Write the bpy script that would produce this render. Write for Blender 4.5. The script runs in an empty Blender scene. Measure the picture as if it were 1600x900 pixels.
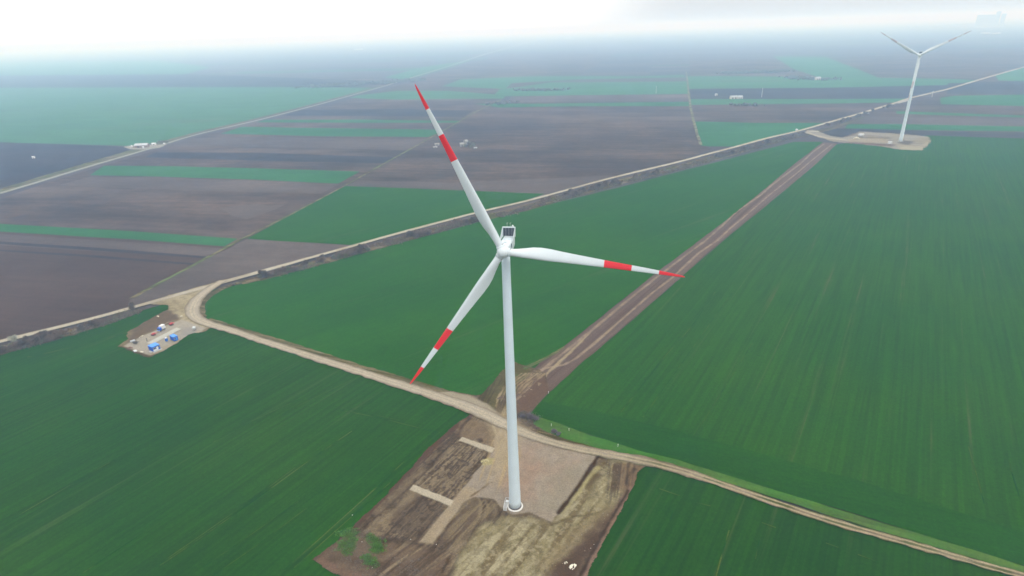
import bpy, bmesh, math, random
import numpy as np
from mathutils import Vector, Matrix

random.seed(7)
RNG = np.random.default_rng(11)
C = bpy.context.scene
COL = C.collection
PI = math.pi

# ------------------------------------------------------------------ camera
CAM_Z = 165.0
F_PX = 932.0
PITCH, ROLL = math.radians(23.35), math.radians(1.95)
_F = np.array([0, math.cos(PITCH), -math.sin(PITCH)])
_R0 = np.array([1.0, 0, 0]); _U0 = np.cross(_R0, _F)
_R = math.cos(ROLL) * _R0 - math.sin(ROLL) * _U0
_U = math.sin(ROLL) * _R0 + math.cos(ROLL) * _U0
cam_d = bpy.data.cameras.new('camera')
cam = bpy.data.objects.new('camera', cam_d)
COL.objects.link(cam)
cam_d.sensor_width = 36.0
cam_d.lens = F_PX / 1600 * 36
cam_d.clip_start = 1.0
cam_d.clip_end = 120000
m = Matrix.Identity(4)
for i in range(3):
    m[i][0] = _R[i]; m[i][1] = _U[i]; m[i][2] = -_F[i]
m[2][3] = CAM_Z
cam.matrix_world = m
C.camera = cam

# ------------------------------------------------------------------ world, sun, exposure
SUN_AZ, SUN_EL = math.radians(140), math.radians(46)      # azimuth from +Y, clockwise positive
w = bpy.data.worlds.new('World'); C.world = w; w.use_nodes = True
nt = w.node_tree; nt.nodes.clear()
N, L = nt.nodes.new, nt.links.new
out = N('ShaderNodeOutputWorld'); bg = N('ShaderNodeBackground'); bg.inputs['Strength'].default_value = 0.1
sky = N('ShaderNodeTexSky'); sky.sky_type = 'NISHITA'; sky.sun_disc = False
sky.sun_elevation = SUN_EL; sky.sun_rotation = SUN_AZ
sky.dust_density = 4.0; sky.air_density = 1.0; sky.altitude = 100
# high thin overcast: pale cloud veil over the sky, with a brighter patch of cloud low on the left
tc = N('ShaderNodeTexCoord')
dot = N('ShaderNodeVectorMath'); dot.operation = 'DOT_PRODUCT'
GA, GE = math.radians(-24), math.radians(9)
dot.inputs[1].default_value = (math.sin(GA) * math.cos(GE), math.cos(GA) * math.cos(GE), math.sin(GE))
L(tc.outputs['Generated'], dot.inputs[0])
glow = N('ShaderNodeMapRange'); glow.interpolation_type = 'SMOOTHERSTEP'
glow.inputs['From Min'].default_value = 0.74; glow.inputs['From Max'].default_value = 1.0
glow.inputs['To Min'].default_value = 8.0; glow.inputs['To Max'].default_value = 22
L(dot.outputs['Value'], glow.inputs['Value'])
cn = N('ShaderNodeTexNoise'); cn.inputs['Scale'].default_value = 2.2; cn.inputs['Detail'].default_value = 5
mp = N('ShaderNodeMapping'); mp.inputs['Scale'].default_value = (1, 1, 5)
L(tc.outputs['Generated'], mp.inputs['Vector']); L(mp.outputs['Vector'], cn.inputs['Vector'])
cr = N('ShaderNodeMapRange'); cr.inputs['To Min'].default_value = 0.97; cr.inputs['To Max'].default_value = 1.04
L(cn.outputs['Fac'], cr.inputs['Value'])
mu = N('ShaderNodeMath'); mu.operation = 'MULTIPLY'; L(glow.outputs['Result'], mu.inputs[0]); L(cr.outputs['Result'], mu.inputs[1])
tint = N('ShaderNodeVectorMath'); tint.operation = 'SCALE'; tint.inputs[0].default_value = (0.965, 0.985, 1.0)
# overcast: the zenith is brighter than the horizon
sp = N('ShaderNodeSeparateXYZ'); L(tc.outputs['Generated'], sp.inputs[0])
zr = N('ShaderNodeMapRange'); zr.inputs['To Min'].default_value = 1.0; zr.inputs['To Max'].default_value = 2.9
L(sp.outputs['Z'], zr.inputs['Value'])
mz = N('ShaderNodeMath'); mz.operation = 'MULTIPLY'; L(mu.outputs[0], mz.inputs[0]); L(zr.outputs['Result'], mz.inputs[1])
L(mz.outputs[0], tint.inputs['Scale'])
mix = N('ShaderNodeMix'); mix.data_type = 'RGBA'; mix.inputs['Factor'].default_value = 0.88
L(sky.outputs['Color'], mix.inputs['A']); L(tint.outputs['Vector'], mix.inputs['B'])
L(mix.outputs['Result'], bg.inputs['Color']); L(bg.outputs[0], out.inputs['Surface'])

sd = bpy.data.lights.new('sun', 'SUN'); sd.energy = 1.1; sd.angle = math.radians(28); sd.color = (1.0, 0.96, 0.9)
sun = bpy.data.objects.new('sun', sd); COL.objects.link(sun)
sv = Vector((math.sin(SUN_AZ) * math.cos(SUN_EL), math.cos(SUN_AZ) * math.cos(SUN_EL), math.sin(SUN_EL)))
sun.rotation_euler = sv.to_track_quat('Z', 'Y').to_euler()
C.view_settings.view_transform = 'Standard'; C.view_settings.look = 'None'
C.view_settings.exposure = 0.0; C.view_settings.gamma = 1.0
C.render.engine = 'CYCLES'
C.cycles.use_denoising = True
C.cycles.max_bounces = 6; C.cycles.volume_bounces = 3; C.cycles.diffuse_bounces = 3
C.cycles.use_adaptive_sampling = False
C.cycles.filter_width = 1.6

# ------------------------------------------------------------------ survey helpers
def g(px, py, z=0.0):
    """ground point (metres) of a place measured in the survey photograph"""
    d = _F * F_PX + _R * (px - 800) - _U * (py - 450)
    t = (z - CAM_Z) / d[2]
    return np.array([t * d[0], t * d[1]])
def G(pts): return np.array([g(*p) for p in pts])
def lin(r, gg, b):
    f = lambda c: (c / 255 / 12.92) if c / 255 <= 0.04045 else ((c / 255 + 0.055) / 1.055) ** 2.4
    return (f(r), f(gg), f(b))

def hash2(ix, iy, seed):
    h = (ix.astype(np.int64) * 374761393 + iy.astype(np.int64) * 668265263 + seed * 974711) & 0x7fffffff
    h = ((h ^ (h >> 13)) * 1274126177) & 0x7fffffff
    return ((h ^ (h >> 16)) & 0xffff) / 65535.0
def vnoise(x, y, seed=0):
    ix = np.floor(x); iy = np.floor(y); fx = x - ix; fy = y - iy
    fx = fx * fx * (3 - 2 * fx); fy = fy * fy * (3 - 2 * fy)
    a = hash2(ix, iy, seed); b = hash2(ix + 1, iy, seed); c = hash2(ix, iy + 1, seed); d = hash2(ix + 1, iy + 1, seed)
    return (a * (1 - fx) + b * fx) * (1 - fy) + (c * (1 - fx) + d * fx) * fy
def fbm(x, y, sc, seed=0, o=4):
    v = 0; a = 0.5; s = 1 / sc; t = 0
    for k in range(o):
        v = v + a * vnoise(x * s + 13.7 * k, y * s - 7.1 * k, seed + k); t += a; a *= 0.55; s *= 2.03
    return v / t
def rotc(X, Y, az):
    """coordinates across (u) and along (v) a heading az (from +Y, clockwise)"""
    return X * math.cos(az) - Y * math.sin(az), X * math.sin(az) + Y * math.cos(az)

def seg_dist(P, A, B):
    d = B - A; l = (d @ d) or 1e-9
    t = np.clip(((P - A) @ d) / l, 0, 1)
    return np.hypot(*(P - (A + t[:, None] * d)).T), t
def line_dist(P, pts):
    best = np.full(len(P), 1e9)
    for a, b in zip(pts[:-1], pts[1:]): best = np.minimum(best, seg_dist(P, a, b)[0])
    return best
def inside(P, poly):
    x, y = P.T; r = np.zeros(len(P), bool)
    for a, b in zip(poly, np.roll(poly, -1, axis=0)):
        c = (a[1] > y) != (b[1] > y)
        with np.errstate(divide='ignore', invalid='ignore'):
            xi = (b[0] - a[0]) * (y - a[1]) / (b[1] - a[1]) + a[0]
        r ^= c & (x < xi)
    return r
def sdist(P, poly):
    d = line_dist(P, np.vstack([poly, poly[:1]]))
    return np.where(inside(P, poly), -d, d)
def smooth(a, b, x):
    t = np.clip((x - a) / (b - a), 0, 1); return t * t * (3 - 2 * t)

# ------------------------------------------------------------------ materials
KA = 0.58     # ground reflectance
def newmat(name):
    mt = bpy.data.materials.new(name); mt.use_nodes = True; mt.node_tree.nodes.clear()
    return mt, mt.node_tree.nodes.new, mt.node_tree.links.new
def simple(name, col, rough=0.6, noise=0.06, scale=1.0, metallic=0.0, spec=0.3):
    mt, N, L = newmat(name)
    o = N('ShaderNodeOutputMaterial'); p = N('ShaderNodeBsdfPrincipled')
    p.inputs['Roughness'].default_value = rough; p.inputs['Metallic'].default_value = metallic
    p.inputs['Specular IOR Level'].default_value = spec
    tc = N('ShaderNodeTexCoord'); n = N('ShaderNodeTexNoise'); n.inputs['Scale'].default_value = scale; n.inputs['Detail'].default_value = 4
    mr = N('ShaderNodeMapRange'); mr.inputs['To Min'].default_value = 1 - noise; mr.inputs['To Max'].default_value = 1 + noise
    vm = N('ShaderNodeVectorMath'); vm.operation = 'SCALE'; vm.inputs[0].default_value = col
    L(tc.outputs['Object'], n.inputs['Vector']); L(n.outputs['Fac'], mr.inputs['Value']); L(mr.outputs['Result'], vm.inputs['Scale'])
    L(vm.outputs['Vector'], p.inputs['Base Color']); L(p.outputs[0], o.inputs[0])
    return mt
def noise_node(N, L, vec, scale, detail=4, rough=0.55):
    n = N('ShaderNodeTexNoise'); n.inputs['Scale'].default_value = scale; n.inputs['Detail'].default_value = detail
    n.inputs['Roughness'].default_value = rough
    L(vec, n.inputs['Vector']); return n.outputs['Fac']
def mrange(N, L, v, a, b, c, d, smoothed=False):
    r = N('ShaderNodeMapRange')
    if smoothed: r.interpolation_type = 'SMOOTHSTEP'
    for k, x in zip(('From Min', 'From Max', 'To Min', 'To Max'), (a, b, c, d)): r.inputs[k].default_value = x
    L(v, r.inputs['Value']); return r.outputs['Result']
def mixc(N, L, f, a, b):
    x = N('ShaderNodeMix'); x.data_type = 'RGBA'
    for s, v in (('Factor', f), ('A', a), ('B', b)):
        if isinstance(v, (tuple, list)): x.inputs[s].default_value = (*v, 1)
        elif isinstance(v, (int, float)): x.inputs[s].default_value = v
        else: L(v, x.inputs[s])
    return x.outputs['Result']
def mathn(N, L, op, a, b):
    x = N('ShaderNodeMath'); x.operation = op
    for i, v in enumerate((a, b)):
        if isinstance(v, (int, float)): x.inputs[i].default_value = v
        else: L(v, x.inputs[i])
    return x.outputs[0]
def mapped(N, L, az, sx, sy, off=(0, 0)):
    """object coordinates turned so x runs across the rows and y along them"""
    t = N('ShaderNodeTexCoord'); r = N('ShaderNodeMapping'); r.inputs['Rotation'].default_value = (0, 0, az)
    s = N('ShaderNodeMapping'); s.inputs['Scale'].default_value = (sx, sy, 1); s.inputs['Location'].default_value = (*off, 0)
    L(t.outputs['Object'], r.inputs['Vector']); L(r.outputs['Vector'], s.inputs['Vector'])
    return s.outputs['Vector'], t.outputs['Object']

def field_mat(name, col, col2, soil, az, row=1.6, rowamp=0.12, lines=0.0, patch=0.12, linefreq=0.16, blotch=0.0, pscale=0.012):
    mt, N, L = newmat(name)
    o = N('ShaderNodeOutputMaterial'); d = N('ShaderNodeBsdfDiffuse')
    v1, obj = mapped(N, L, az, 1 / row, 0.012)
    rows = noise_node(N, L, v1, 1.0, 3, 0.6)
    v2, _ = mapped(N, L, az, linefreq, 0.004, (3.3, 1.7))
    ln = noise_node(N, L, v2, 1.0, 2, 0.5)
    v3, _ = mapped(N, L, az, 0.02, 0.006, (8.3, 4.7))
    strip = noise_node(N, L, v3, 1.0, 3, 0.5)
    big = noise_node(N, L, obj, pscale, 5, 0.6)
    fine = noise_node(N, L, obj, 0.9, 3, 0.7)
    mid = noise_node(N, L, obj, 0.09, 4, 0.6)
    c = mixc(N, L, mrange(N, L, big, 0.35, 0.68, 0, 1, True), col, col2)
    k = mrange(N, L, rows, 0.3, 0.7, 1 - rowamp, 1 + rowamp)
    k = mathn(N, L, 'MULTIPLY', k, mrange(N, L, strip, 0.3, 0.7, 1 - patch, 1 + patch))
    k = mathn(N, L, 'MULTIPLY', k, mrange(N, L, fine, 0.3, 0.7, 0.82, 1.18))
    k = mathn(N, L, 'MULTIPLY', k, mrange(N, L, mid, 0.3, 0.7, 1 - patch * .6, 1 + patch * .6))
    k = mathn(N, L, 'MULTIPLY', k, KA); soil = tuple(q * KA for q in soil)
    sc = N('ShaderNodeVectorMath'); sc.operation = 'SCALE'; L(c, sc.inputs[0]); L(k, sc.inputs['Scale'])
    c = sc.outputs['Vector']
    if lines > 0:
        f = mathn(N, L, 'MULTIPLY', mrange(N, L, ln, 0.60, 0.70, 0, 1), mrange(N, L, rows, 0.45, 0.62, 0, 1))
        v4, _ = mapped(N, L, az, 0.02, 0.02, (1.3, 9.7))
        gate = noise_node(N, L, v4, 1.0, 3, 0.6)
        f = mathn(N, L, 'MULTIPLY', f, mrange(N, L, gate, 0.42, 0.62, 0.1, lines))
        c = mixc(N, L, f, c, soil)
    if blotch > 0:
        vb, _ = mapped(N, L, az, 0.006, 0.0022, (2.1, 5.2))
        b = noise_node(N, L, vb, 1.0, 4, 0.6)
        c = mixc(N, L, mrange(N, L, b, 0.55, 0.72, 0, blotch, True), c, soil)
    L(c, d.inputs['Color']); L(d.outputs[0], o.inputs[0])
    return mt

ROWS = math.radians(33.5)      # near rows, parallel to the dark track
LANES = math.radians(13)       # cadastral grid beyond the main road
ACROSS = math.radians(-77)     # direction of the long strips there
AR2 = math.radians(113)
wheat_near = field_mat('wheat_near', (.017, .080, .001), (.026, .094, .001), (.155, .14, .075), ROWS, 1.5, .22, .35, .10, .3, .03)
wheat_mid = field_mat('wheat_mid', (.021, .108, .001), (.028, .122, .001), (.15, .14, .08), math.radians(52), 2.5, .07, .3, .08, .08)
wheat_right = field_mat('wheat_right', (.023, .100, .001), (.030, .110, .001), (.155, .125, .075), ROWS, 1.7, .20, .6, .035, .3, .05)
wheat_head = field_mat('wheat_headland', (.016, .084, .001), (.021, .093, .001), (.15, .13, .075), AR2, 1.6, .12, .35, .08, .12)
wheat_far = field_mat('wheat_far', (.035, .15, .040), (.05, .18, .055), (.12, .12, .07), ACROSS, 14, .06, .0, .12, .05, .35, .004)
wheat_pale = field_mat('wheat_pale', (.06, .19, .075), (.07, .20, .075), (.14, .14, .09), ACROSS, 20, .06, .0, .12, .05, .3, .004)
plough_near = field_mat('plough_near', (.092, .058, .045), (.118, .074, .055), (.19, .15, .125), ACROSS, 3.5, .09, .0, .12, .05, .25, .006)
plough_mid = field_mat('plough_mid', (.082, .056, .048), (.142, .096, .072), (.22, .165, .135), ACROSS, 9, .24, .0, .26, .05, .6, .005)
plough_light = field_mat('plough_light', (.120, .090, .080), (.155, .118, .100), (.25, .20, .16), ACROSS, 5, .08, .0, .15, .05, .4, .005)
plough_dark = field_mat('plough_dark', (.050, .040, .045), (.070, .055, .056), (.15, .12, .1), ACROSS, 7, .10, .0, .18, .05, .3, .005)
grass_verge = field_mat('grass_verge', (.050, .165, .015), (.10, .165, .03), (.2, .18, .1), AR2, 2.0, .18, .5, .2, .1, .2, .03)
scrub = field_mat('scrub_ground', (.105, .10, .075), (.15, .135, .10), (.20, .18, .13), math.radians(48), 1.5, .2, .3, .22, .1, .3, .03)
lane_green = field_mat('lane_green', (.10, .18, .07), (.15, .19, .10), (.2, .18, .1), LANES, 2.0, .1, .2, .2)

def earth_mat(name='bare_earth'):
    mt, N, L = newmat(name)
    o = N('ShaderNodeOutputMaterial'); d = N('ShaderNodeBsdfDiffuse')
    a = N('ShaderNodeAttribute'); a.attribute_name = 'soil'
    t = N('ShaderNodeTexCoord')
    f1 = noise_node(N, L, t.outputs['Object'], 1.6, 6, 0.85)
    f2 = noise_node(N, L, t.outputs['Object'], 0.25, 4, 0.6)
    k = mathn(N, L, 'MULTIPLY', mrange(N, L, f1, .32, .68, .62 * KA, 1.38 * KA), mrange(N, L, f2, .3, .7, .92, 1.08))
    s = N('ShaderNodeVectorMath'); s.operation = 'SCALE'; L(a.outputs['Color'], s.inputs[0]); L(k, s.inputs['Scale'])
    b = N('ShaderNodeBump'); b.inputs['Distance'].default_value = 0.5; b.inputs['Strength'].default_value = 0.8
    L(f1, b.inputs['Height']); L(b.outputs[0], d.inputs['Normal'])
    L(s.outputs['Vector'], d.inputs['Color']); L(d.outputs[0], o.inputs[0]); return mt
earth = earth_mat()

# far country: long narrow lots of plough and young crop
def country_mat():
    mt, N, L = newmat('far_country')
    o = N('ShaderNodeOutputMaterial'); d = N('ShaderNodeBsdfDiffuse')
    v, obj = mapped(N, L, LANES, 1, 1)
    def bricks(w, h, a, b, off):
        x = N('ShaderNodeTexBrick'); x.inputs['Scale'].default_value = 1; x.inputs['Mortar Size'].default_value = 0
        x.inputs['Brick Width'].default_value = w; x.inputs['Row Height'].default_value = h; x.offset = off
        x.inputs['Color1'].default_value = (*a, 1); x.inputs['Color2'].default_value = (*b, 1); L(v, x.inputs['Vector'])
        return x.outputs['Color']
    b1 = bricks(1700, 210, (0, 0, 0), (1, 1, 1), .37); b2 = bricks(1100, 120, (0, 0, 0), (1, 1, 1), .23)
    br = N('ShaderNodeValToRGB'); e = br.color_ramp; e.interpolation = 'CONSTANT'
    e.elements[0].position = 0; e.elements[0].color = (.085, .07, .078, 1)
    e.elements[1].position = .3; e.elements[1].color = (.12, .095, .09, 1)
    for p, c in ((.55, (.10, .08, .082)), (.68, (.06, .13, .06)), (.76, (.15, .12, .105)), (.9, (.08, .15, .07))):
        q = e.elements.new(p); q.color = (*c, 1)
    s = N('ShaderNodeMix'); s.data_type = 'RGBA'; s.inputs['Factor'].default_value = .45
    L(b1, s.inputs['A']); L(b2, s.inputs['B']); L(s.outputs['Result'], br.inputs['Fac'])
    k = mrange(N, L, noise_node(N, L, obj, .0011, 5, .6), .3, .7, .82 * KA, 1.2 * KA)
    sc = N('ShaderNodeVectorMath'); sc.operation = 'SCALE'; L(br.outputs['Color'], sc.inputs[0]); L(k, sc.inputs['Scale'])
    L(sc.outputs['Vector'], d.inputs['Color']); L(d.outputs[0], o.inputs[0]); return mt

white_paint = simple('white_paint', (.58, .635, .655), .38, .06, .25)
grey_paint = simple('grey_paint', (.58, .67, .725), .45, .07, .22)
red_paint = simple('red_paint', (.68, .022, .030), .4, .05, .3)
concrete = simple('concrete', (.62, .61, .57), .85, .1, 1.0)
galv = simple('galvanised_steel', (.55, .57, .58), .45, .08, 2, .5)
dark_grille = simple('dark_grille', (.045, .055, .075), .55, .15, 2)
black = simple('black_rubber', (.02, .02, .022), .7)
glass = simple('window_glass', (.03, .04, .05), .15, .0, 1, 0, .6)
blue_paint = simple('blue_paint', (.02, .10, .48), .5, .06, .5)
blue_roof = simple('blue_roof', (.05, .24, .68), .5, .08, .5)
white_sheet = simple('white_sheet', (.62, .63, .64), .5, .05, .5)
red_machine = simple('red_machine_paint', (.50, .07, .07), .5, .2, 1)
dark_metal = simple('dark_metal', (.07, .06, .06), .6, .2, 1)
timber = simple('weathered_timber', (.25, .17, .12), .9, .25, 1)
brick_wall = simple('brick_wall', (.24, .18, .15), .9, .1, .3)
pale_wall = simple('pale_wall', (.6, .58, .54), .9, .1, .3)
stone_pale = simple('pale_stone', (.62, .58, .46), .9, .2, 1.5)
twig_mat = simple('bare_twigs', (.19, .14, .11), .95, .3, .4)
twig_green = simple('budding_twigs', (.17, .175, .11), .95, .3, .4)
twig_pale = simple('pale_willow_twigs', (.36, .36, .27), .95, .2, .4)
twig_dark = simple('dark_twigs', (.12, .095, .08), .95, .3, .4)
bark = simple('bark', (.10, .085, .075), .95, .2, 2)

# ------------------------------------------------------------------ mesh helpers
def link(name, me, mats, parent=None):
    o = bpy.data.objects.new(name, me); COL.objects.link(o)
    for x in (mats if isinstance(mats, (list, tuple)) else [mats]):
        me.materials.append(x)
    if parent: o.parent = parent
    return o
def empty(name, loc, rz=0.0, scale=1.0):
    o = bpy.data.objects.new(name, None); COL.objects.link(o)
    o.location = (loc[0], loc[1], loc[2] if len(loc) > 2 else 0); o.rotation_euler = (0, 0, rz); o.scale = (scale,) * 3
    o.empty_display_size = 1
    return o
def tag(o, label, cat, group=None):
    o['label'] = label; o['category'] = cat
    if group: o['group'] = group
    return o
def structure(o): o['kind'] = 'structure'; return o
def stuff(o): o['kind'] = 'stuff'; return o
class MB:
    def __init__(s): s.bm = bmesh.new()
    def box(s, c, d, rz=0.0, bev=0.0, mi=0):
        r = bmesh.ops.create_cube(s.bm, size=1.0); vs = r['verts']
        M = Matrix.Translation(c) @ Matrix.Rotation(rz, 4, 'Z') @ Matrix.Diagonal((*d, 1))
        bmesh.ops.transform(s.bm, matrix=M, verts=vs)
        fs = {f for v in vs for f in v.link_faces}
        for f in fs: f.material_index = mi
        if bev:
            bmesh.ops.bevel(s.bm, geom=list({e for v in vs for e in v.link_edges}), offset=bev, segments=2, affect='EDGES')
        return s
    def tube(s, a, b, r0, r1=None, n=10, mi=0, caps=True):
        a, b = Vector(a), Vector(b); d = b - a
        r = bmesh.ops.create_cone(s.bm, cap_ends=caps, segments=n, radius1=r0, radius2=r0 if r1 is None else r1, depth=d.length)
        M = Matrix.Translation((a + b) / 2) @ d.to_track_quat('Z', 'Y').to_matrix().to_4x4()
        bmesh.ops.transform(s.bm, matrix=M, verts=r['verts'])
        for f in {f for v in r['verts'] for f in v.link_faces}: f.material_index = mi
        return s
    def lathe(s, prof, n=40, mi=0, M=None, caps=True):
        rings = []
        for (r, z) in prof:
            rings.append([s.bm.verts.new((r * math.cos(2 * PI * k / n), r * math.sin(2 * PI * k / n), z)) for k in range(n)])
        fs = []
        for A, B in zip(rings, rings[1:]):
            for k in range(n):
                fs.append(s.bm.faces.new((A[k], A[(k + 1) % n], B[(k + 1) % n], B[k])))
        if caps:
            fs.append(s.bm.faces.new(rings[-1])); fs.append(s.bm.faces.new(list(reversed(rings[0]))))
        for f in fs: f.material_index = mi; f.smooth = True
        if M is not None: bmesh.ops.transform(s.bm, matrix=M, verts=[v for R_ in rings for v in R_])
        return s
    def prism(s, pts, z0, z1, mi=0, M=None):
        a = [s.bm.verts.new((x, y, z0)) for x, y in pts]; b = [s.bm.verts.new((x, y, z1)) for x, y in pts]
        n = len(pts); fs = [s.bm.faces.new(b), s.bm.faces.new(list(reversed(a)))]
        for k in range(n): fs.append(s.bm.faces.new((a[k], a[(k + 1) % n], b[(k + 1) % n], b[k])))
        for f in fs: f.material_index = mi
        if M is not None: bmesh.ops.transform(s.bm, matrix=M, verts=a + b)
        return s
    def blob(s, c, d, sub=1, jit=0.25, mi=0):
        r = bmesh.ops.create_icosphere(s.bm, subdivisions=sub, radius=0.5)
        for v in r['verts']: v.co *= 1 + random.uniform(-jit, jit)
        bmesh.ops.transform(s.bm, matrix=Matrix.Translation(c) @ Matrix.Rotation(random.uniform(0, 6), 4, 'Z') @ Matrix.Diagonal((*d, 1)), verts=r['verts'])
        for f in {f for v in r['verts'] for f in v.link_faces}: f.material_index = mi
        return s
    def build(s, name, mats, parent=None, smooth=False):
        bmesh.ops.recalc_face_normals(s.bm, faces=s.bm.faces)
        me = bpy.data.meshes.new(name); s.bm.to_mesh(me); s.bm.free()
        if smooth:
            for p in me.polygons: p.use_smooth = True
        return link(name, me, mats, parent)

# ------------------------------------------------------------------ ground sheet and haze
def sheet(name, poly, z, mat, jit=0.0, step=12.0, seed=1):
    """flat ground polygon with slightly wandering edges"""
    P = []
    for a, b in zip(poly, np.roll(poly, -1, axis=0)):
        dist = math.hypot(*(b - a)); n = max(1, min(140, int(dist / step)))
        for k in range(n): P.append(a + (b - a) * k / n)
    P = np.array(P)
    if jit:
        P = P + np.c_[fbm(P[:, 0], P[:, 1], step * 1.7, seed, 3) - .5, fbm(P[:, 0], P[:, 1], step * 1.7, seed + 9, 3) - .5] * 2 * jit
    bm = bmesh.new(); vs = [bm.verts.new((x, y, z)) for x, y in P]; f = bm.faces.new(vs)
    if f.normal.z < 0: f.normal_flip()
    bm.normal_update()
    if f.normal.z < 0: bmesh.ops.reverse_faces(bm, faces=[f])
    bmesh.ops.triangulate(bm, faces=bm.faces)
    me = bpy.data.meshes.new(name); bm.to_mesh(me); bm.free()
    return structure(link(name, me, mat))
sheet('ground', np.array([[-34000, -3000], [34000, -3000], [34000, 34000], [-34000, 34000]], float), -0.03, country_mat())

hz = MB(); hz.box((0, 15000, 107), (70000, 39000, 246)); hzo = hz.build('haze', [])
hm, N, L = newmat('haze_air'); ho = N('ShaderNodeOutputMaterial'); pv = N('ShaderNodeVolumePrincipled')
pv.inputs['Color'].default_value = (0.42, 0.67, 1.0, 1); pv.inputs['Absorption Color'].default_value = (1, 1, 1, 1)
pv.inputs['Density'].default_value = 0.00031; pv.inputs['Anisotropy'].default_value = 0.25
L(pv.outputs[0], ho.inputs['Volume']); hzo.data.materials.append(hm); stuff(hzo)

# ------------------------------------------------------------------ fields (outlines in survey pixels -> metres)
LAY = [0]
def field(name, pts, mat, jit=1.2, step=14.0, lay=None):
    LAY[0] += 1
    z = 0.008 * LAY[0] if lay is None else lay
    return sheet(name, G(pts), z, mat, jit, step, LAY[0])
FJ = dict(jit=3, step=60)
W, P_ = 'wheat_field', 'ploughed_field'
# beyond the far road, left
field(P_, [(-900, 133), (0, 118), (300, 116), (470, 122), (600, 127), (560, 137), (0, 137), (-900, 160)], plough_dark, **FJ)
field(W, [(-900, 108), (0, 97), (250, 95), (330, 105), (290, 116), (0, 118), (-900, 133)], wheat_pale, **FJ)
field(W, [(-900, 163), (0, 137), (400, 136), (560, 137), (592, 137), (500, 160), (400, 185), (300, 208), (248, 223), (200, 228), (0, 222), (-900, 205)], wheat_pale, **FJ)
field(P_, [(-900, 205), (0, 222), (200, 229), (225, 234), (130, 258), (60, 280), (0, 296), (-900, 530)], plough_dark, **FJ)
# between far road and the lane
field(P_, [(-900, 560), (0, 310), (60, 290), (130, 268), (240, 236), (300, 216), (400, 193), (500, 168), (600, 141), (700, 108), (790, 84), (960, 84), (900, 120), (775, 157), (640, 235), (540, 290), (360, 383), (200, 470), (200, 485), (0, 535), (-900, 790)], plough_mid, **FJ)
field(P_, [(-900, 350), (0, 363), (200, 373), (370, 384), (310, 412), (200, 470), (205, 482), (0, 533), (-900, 780)], plough_near, **FJ)
field(P_, [(-900, 320), (0, 366), (200, 378), (350, 388), (330, 402), (120, 391), (0, 383), (-900, 345)], plough_light, .8, 20)
field(P_, [(-900, 338), (0, 377.5), (150, 387), (328, 401), (320, 404), (150, 391.5), (0, 381.5), (-900, 345)], plough_dark, .6, 20)
field(P_, [(-900, 350), (0, 390), (150, 399), (305, 411.5), (297, 414), (150, 402.5), (0, 392.5), (-900, 352)], plough_dark, .6, 20)
field(W, [(-900, 300), (0, 350), (200, 361), (371, 373), (350, 385), (200, 374), (0, 362), (-900, 309)], wheat_far, 1, 25)
field(P_, [(140, 276), (250, 277), (400, 282), (527, 288), (500, 303), (400, 300), (200, 294), (90, 290)], plough_light, **FJ)
field(P_, [(330, 330), (400, 317), (450, 320), (440, 330), (400, 340)], plough_light, jit=16, step=20)
field(W, [(162, 259), (280, 260), (400, 263), (562, 268), (528, 287), (400, 281), (250, 276), (140, 274)], wheat_far, 1.2, 40)
field(P_, [(245, 238), (420, 239), (620, 246), (603, 255), (400, 251), (225, 246)], plough_dark, **FJ)
field(P_, [(300, 216), (420, 214), (665, 219), (640, 235), (420, 230), (270, 228)], plough_light, **FJ)
field(W, [(378, 198), (500, 200), (697, 203), (668, 214), (500, 213), (345, 209)], wheat_far, **FJ)
field(W, [(415, 187), (560, 187), (722, 189), (712, 192), (560, 192), (400, 191)], wheat_far, **FJ)
field(P_, [(470, 172), (600, 170), (740, 173), (725, 183), (560, 181), (440, 181)], plough_dark, **FJ)
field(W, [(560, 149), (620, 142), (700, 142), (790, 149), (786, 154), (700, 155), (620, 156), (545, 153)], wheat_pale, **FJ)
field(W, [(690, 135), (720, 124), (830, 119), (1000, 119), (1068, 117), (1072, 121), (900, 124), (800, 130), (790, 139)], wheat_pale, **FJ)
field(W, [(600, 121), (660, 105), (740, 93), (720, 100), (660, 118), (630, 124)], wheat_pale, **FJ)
# centre, up to the north-south lane
field(P_, [(775, 157), (900, 160), (1076, 165), (1086, 200), (1094, 227), (1112, 233), (1060, 252), (935, 283), (850, 304), (700, 297), (540, 290), (640, 235)], plough_mid, **FJ)
field(P_, [(560, 282), (700, 286), (960, 274), (935, 283), (850, 304), (700, 297), (540, 291)], plough_light, 1.5, 30)
field(W, [(740, 162), (850, 162), (1000, 160), (1077, 159), (1077, 166), (900, 166), (780, 168)], wheat_far, **FJ)
field(P_, [(800, 150), (1075, 147), (1077, 159), (900, 159), (790, 160)], plough_light, **FJ)
field(W, [(780, 140), (860, 129), (1000, 128), (1073, 127), (1076, 147), (900, 149), (770, 151)], wheat_pale, **FJ)
field(W, [(540, 291), (700, 297), (850, 303), (800, 321), (700, 344), (620, 365), (550, 383), (440, 377), (386, 373)], wheat_mid, 1, 25)
field(P_, [(386, 374), (440, 377), (550, 384), (480, 404), (400, 427), (320, 452), (200, 482), (205, 468), (310, 412)], plough_light, 1, 25)
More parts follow.
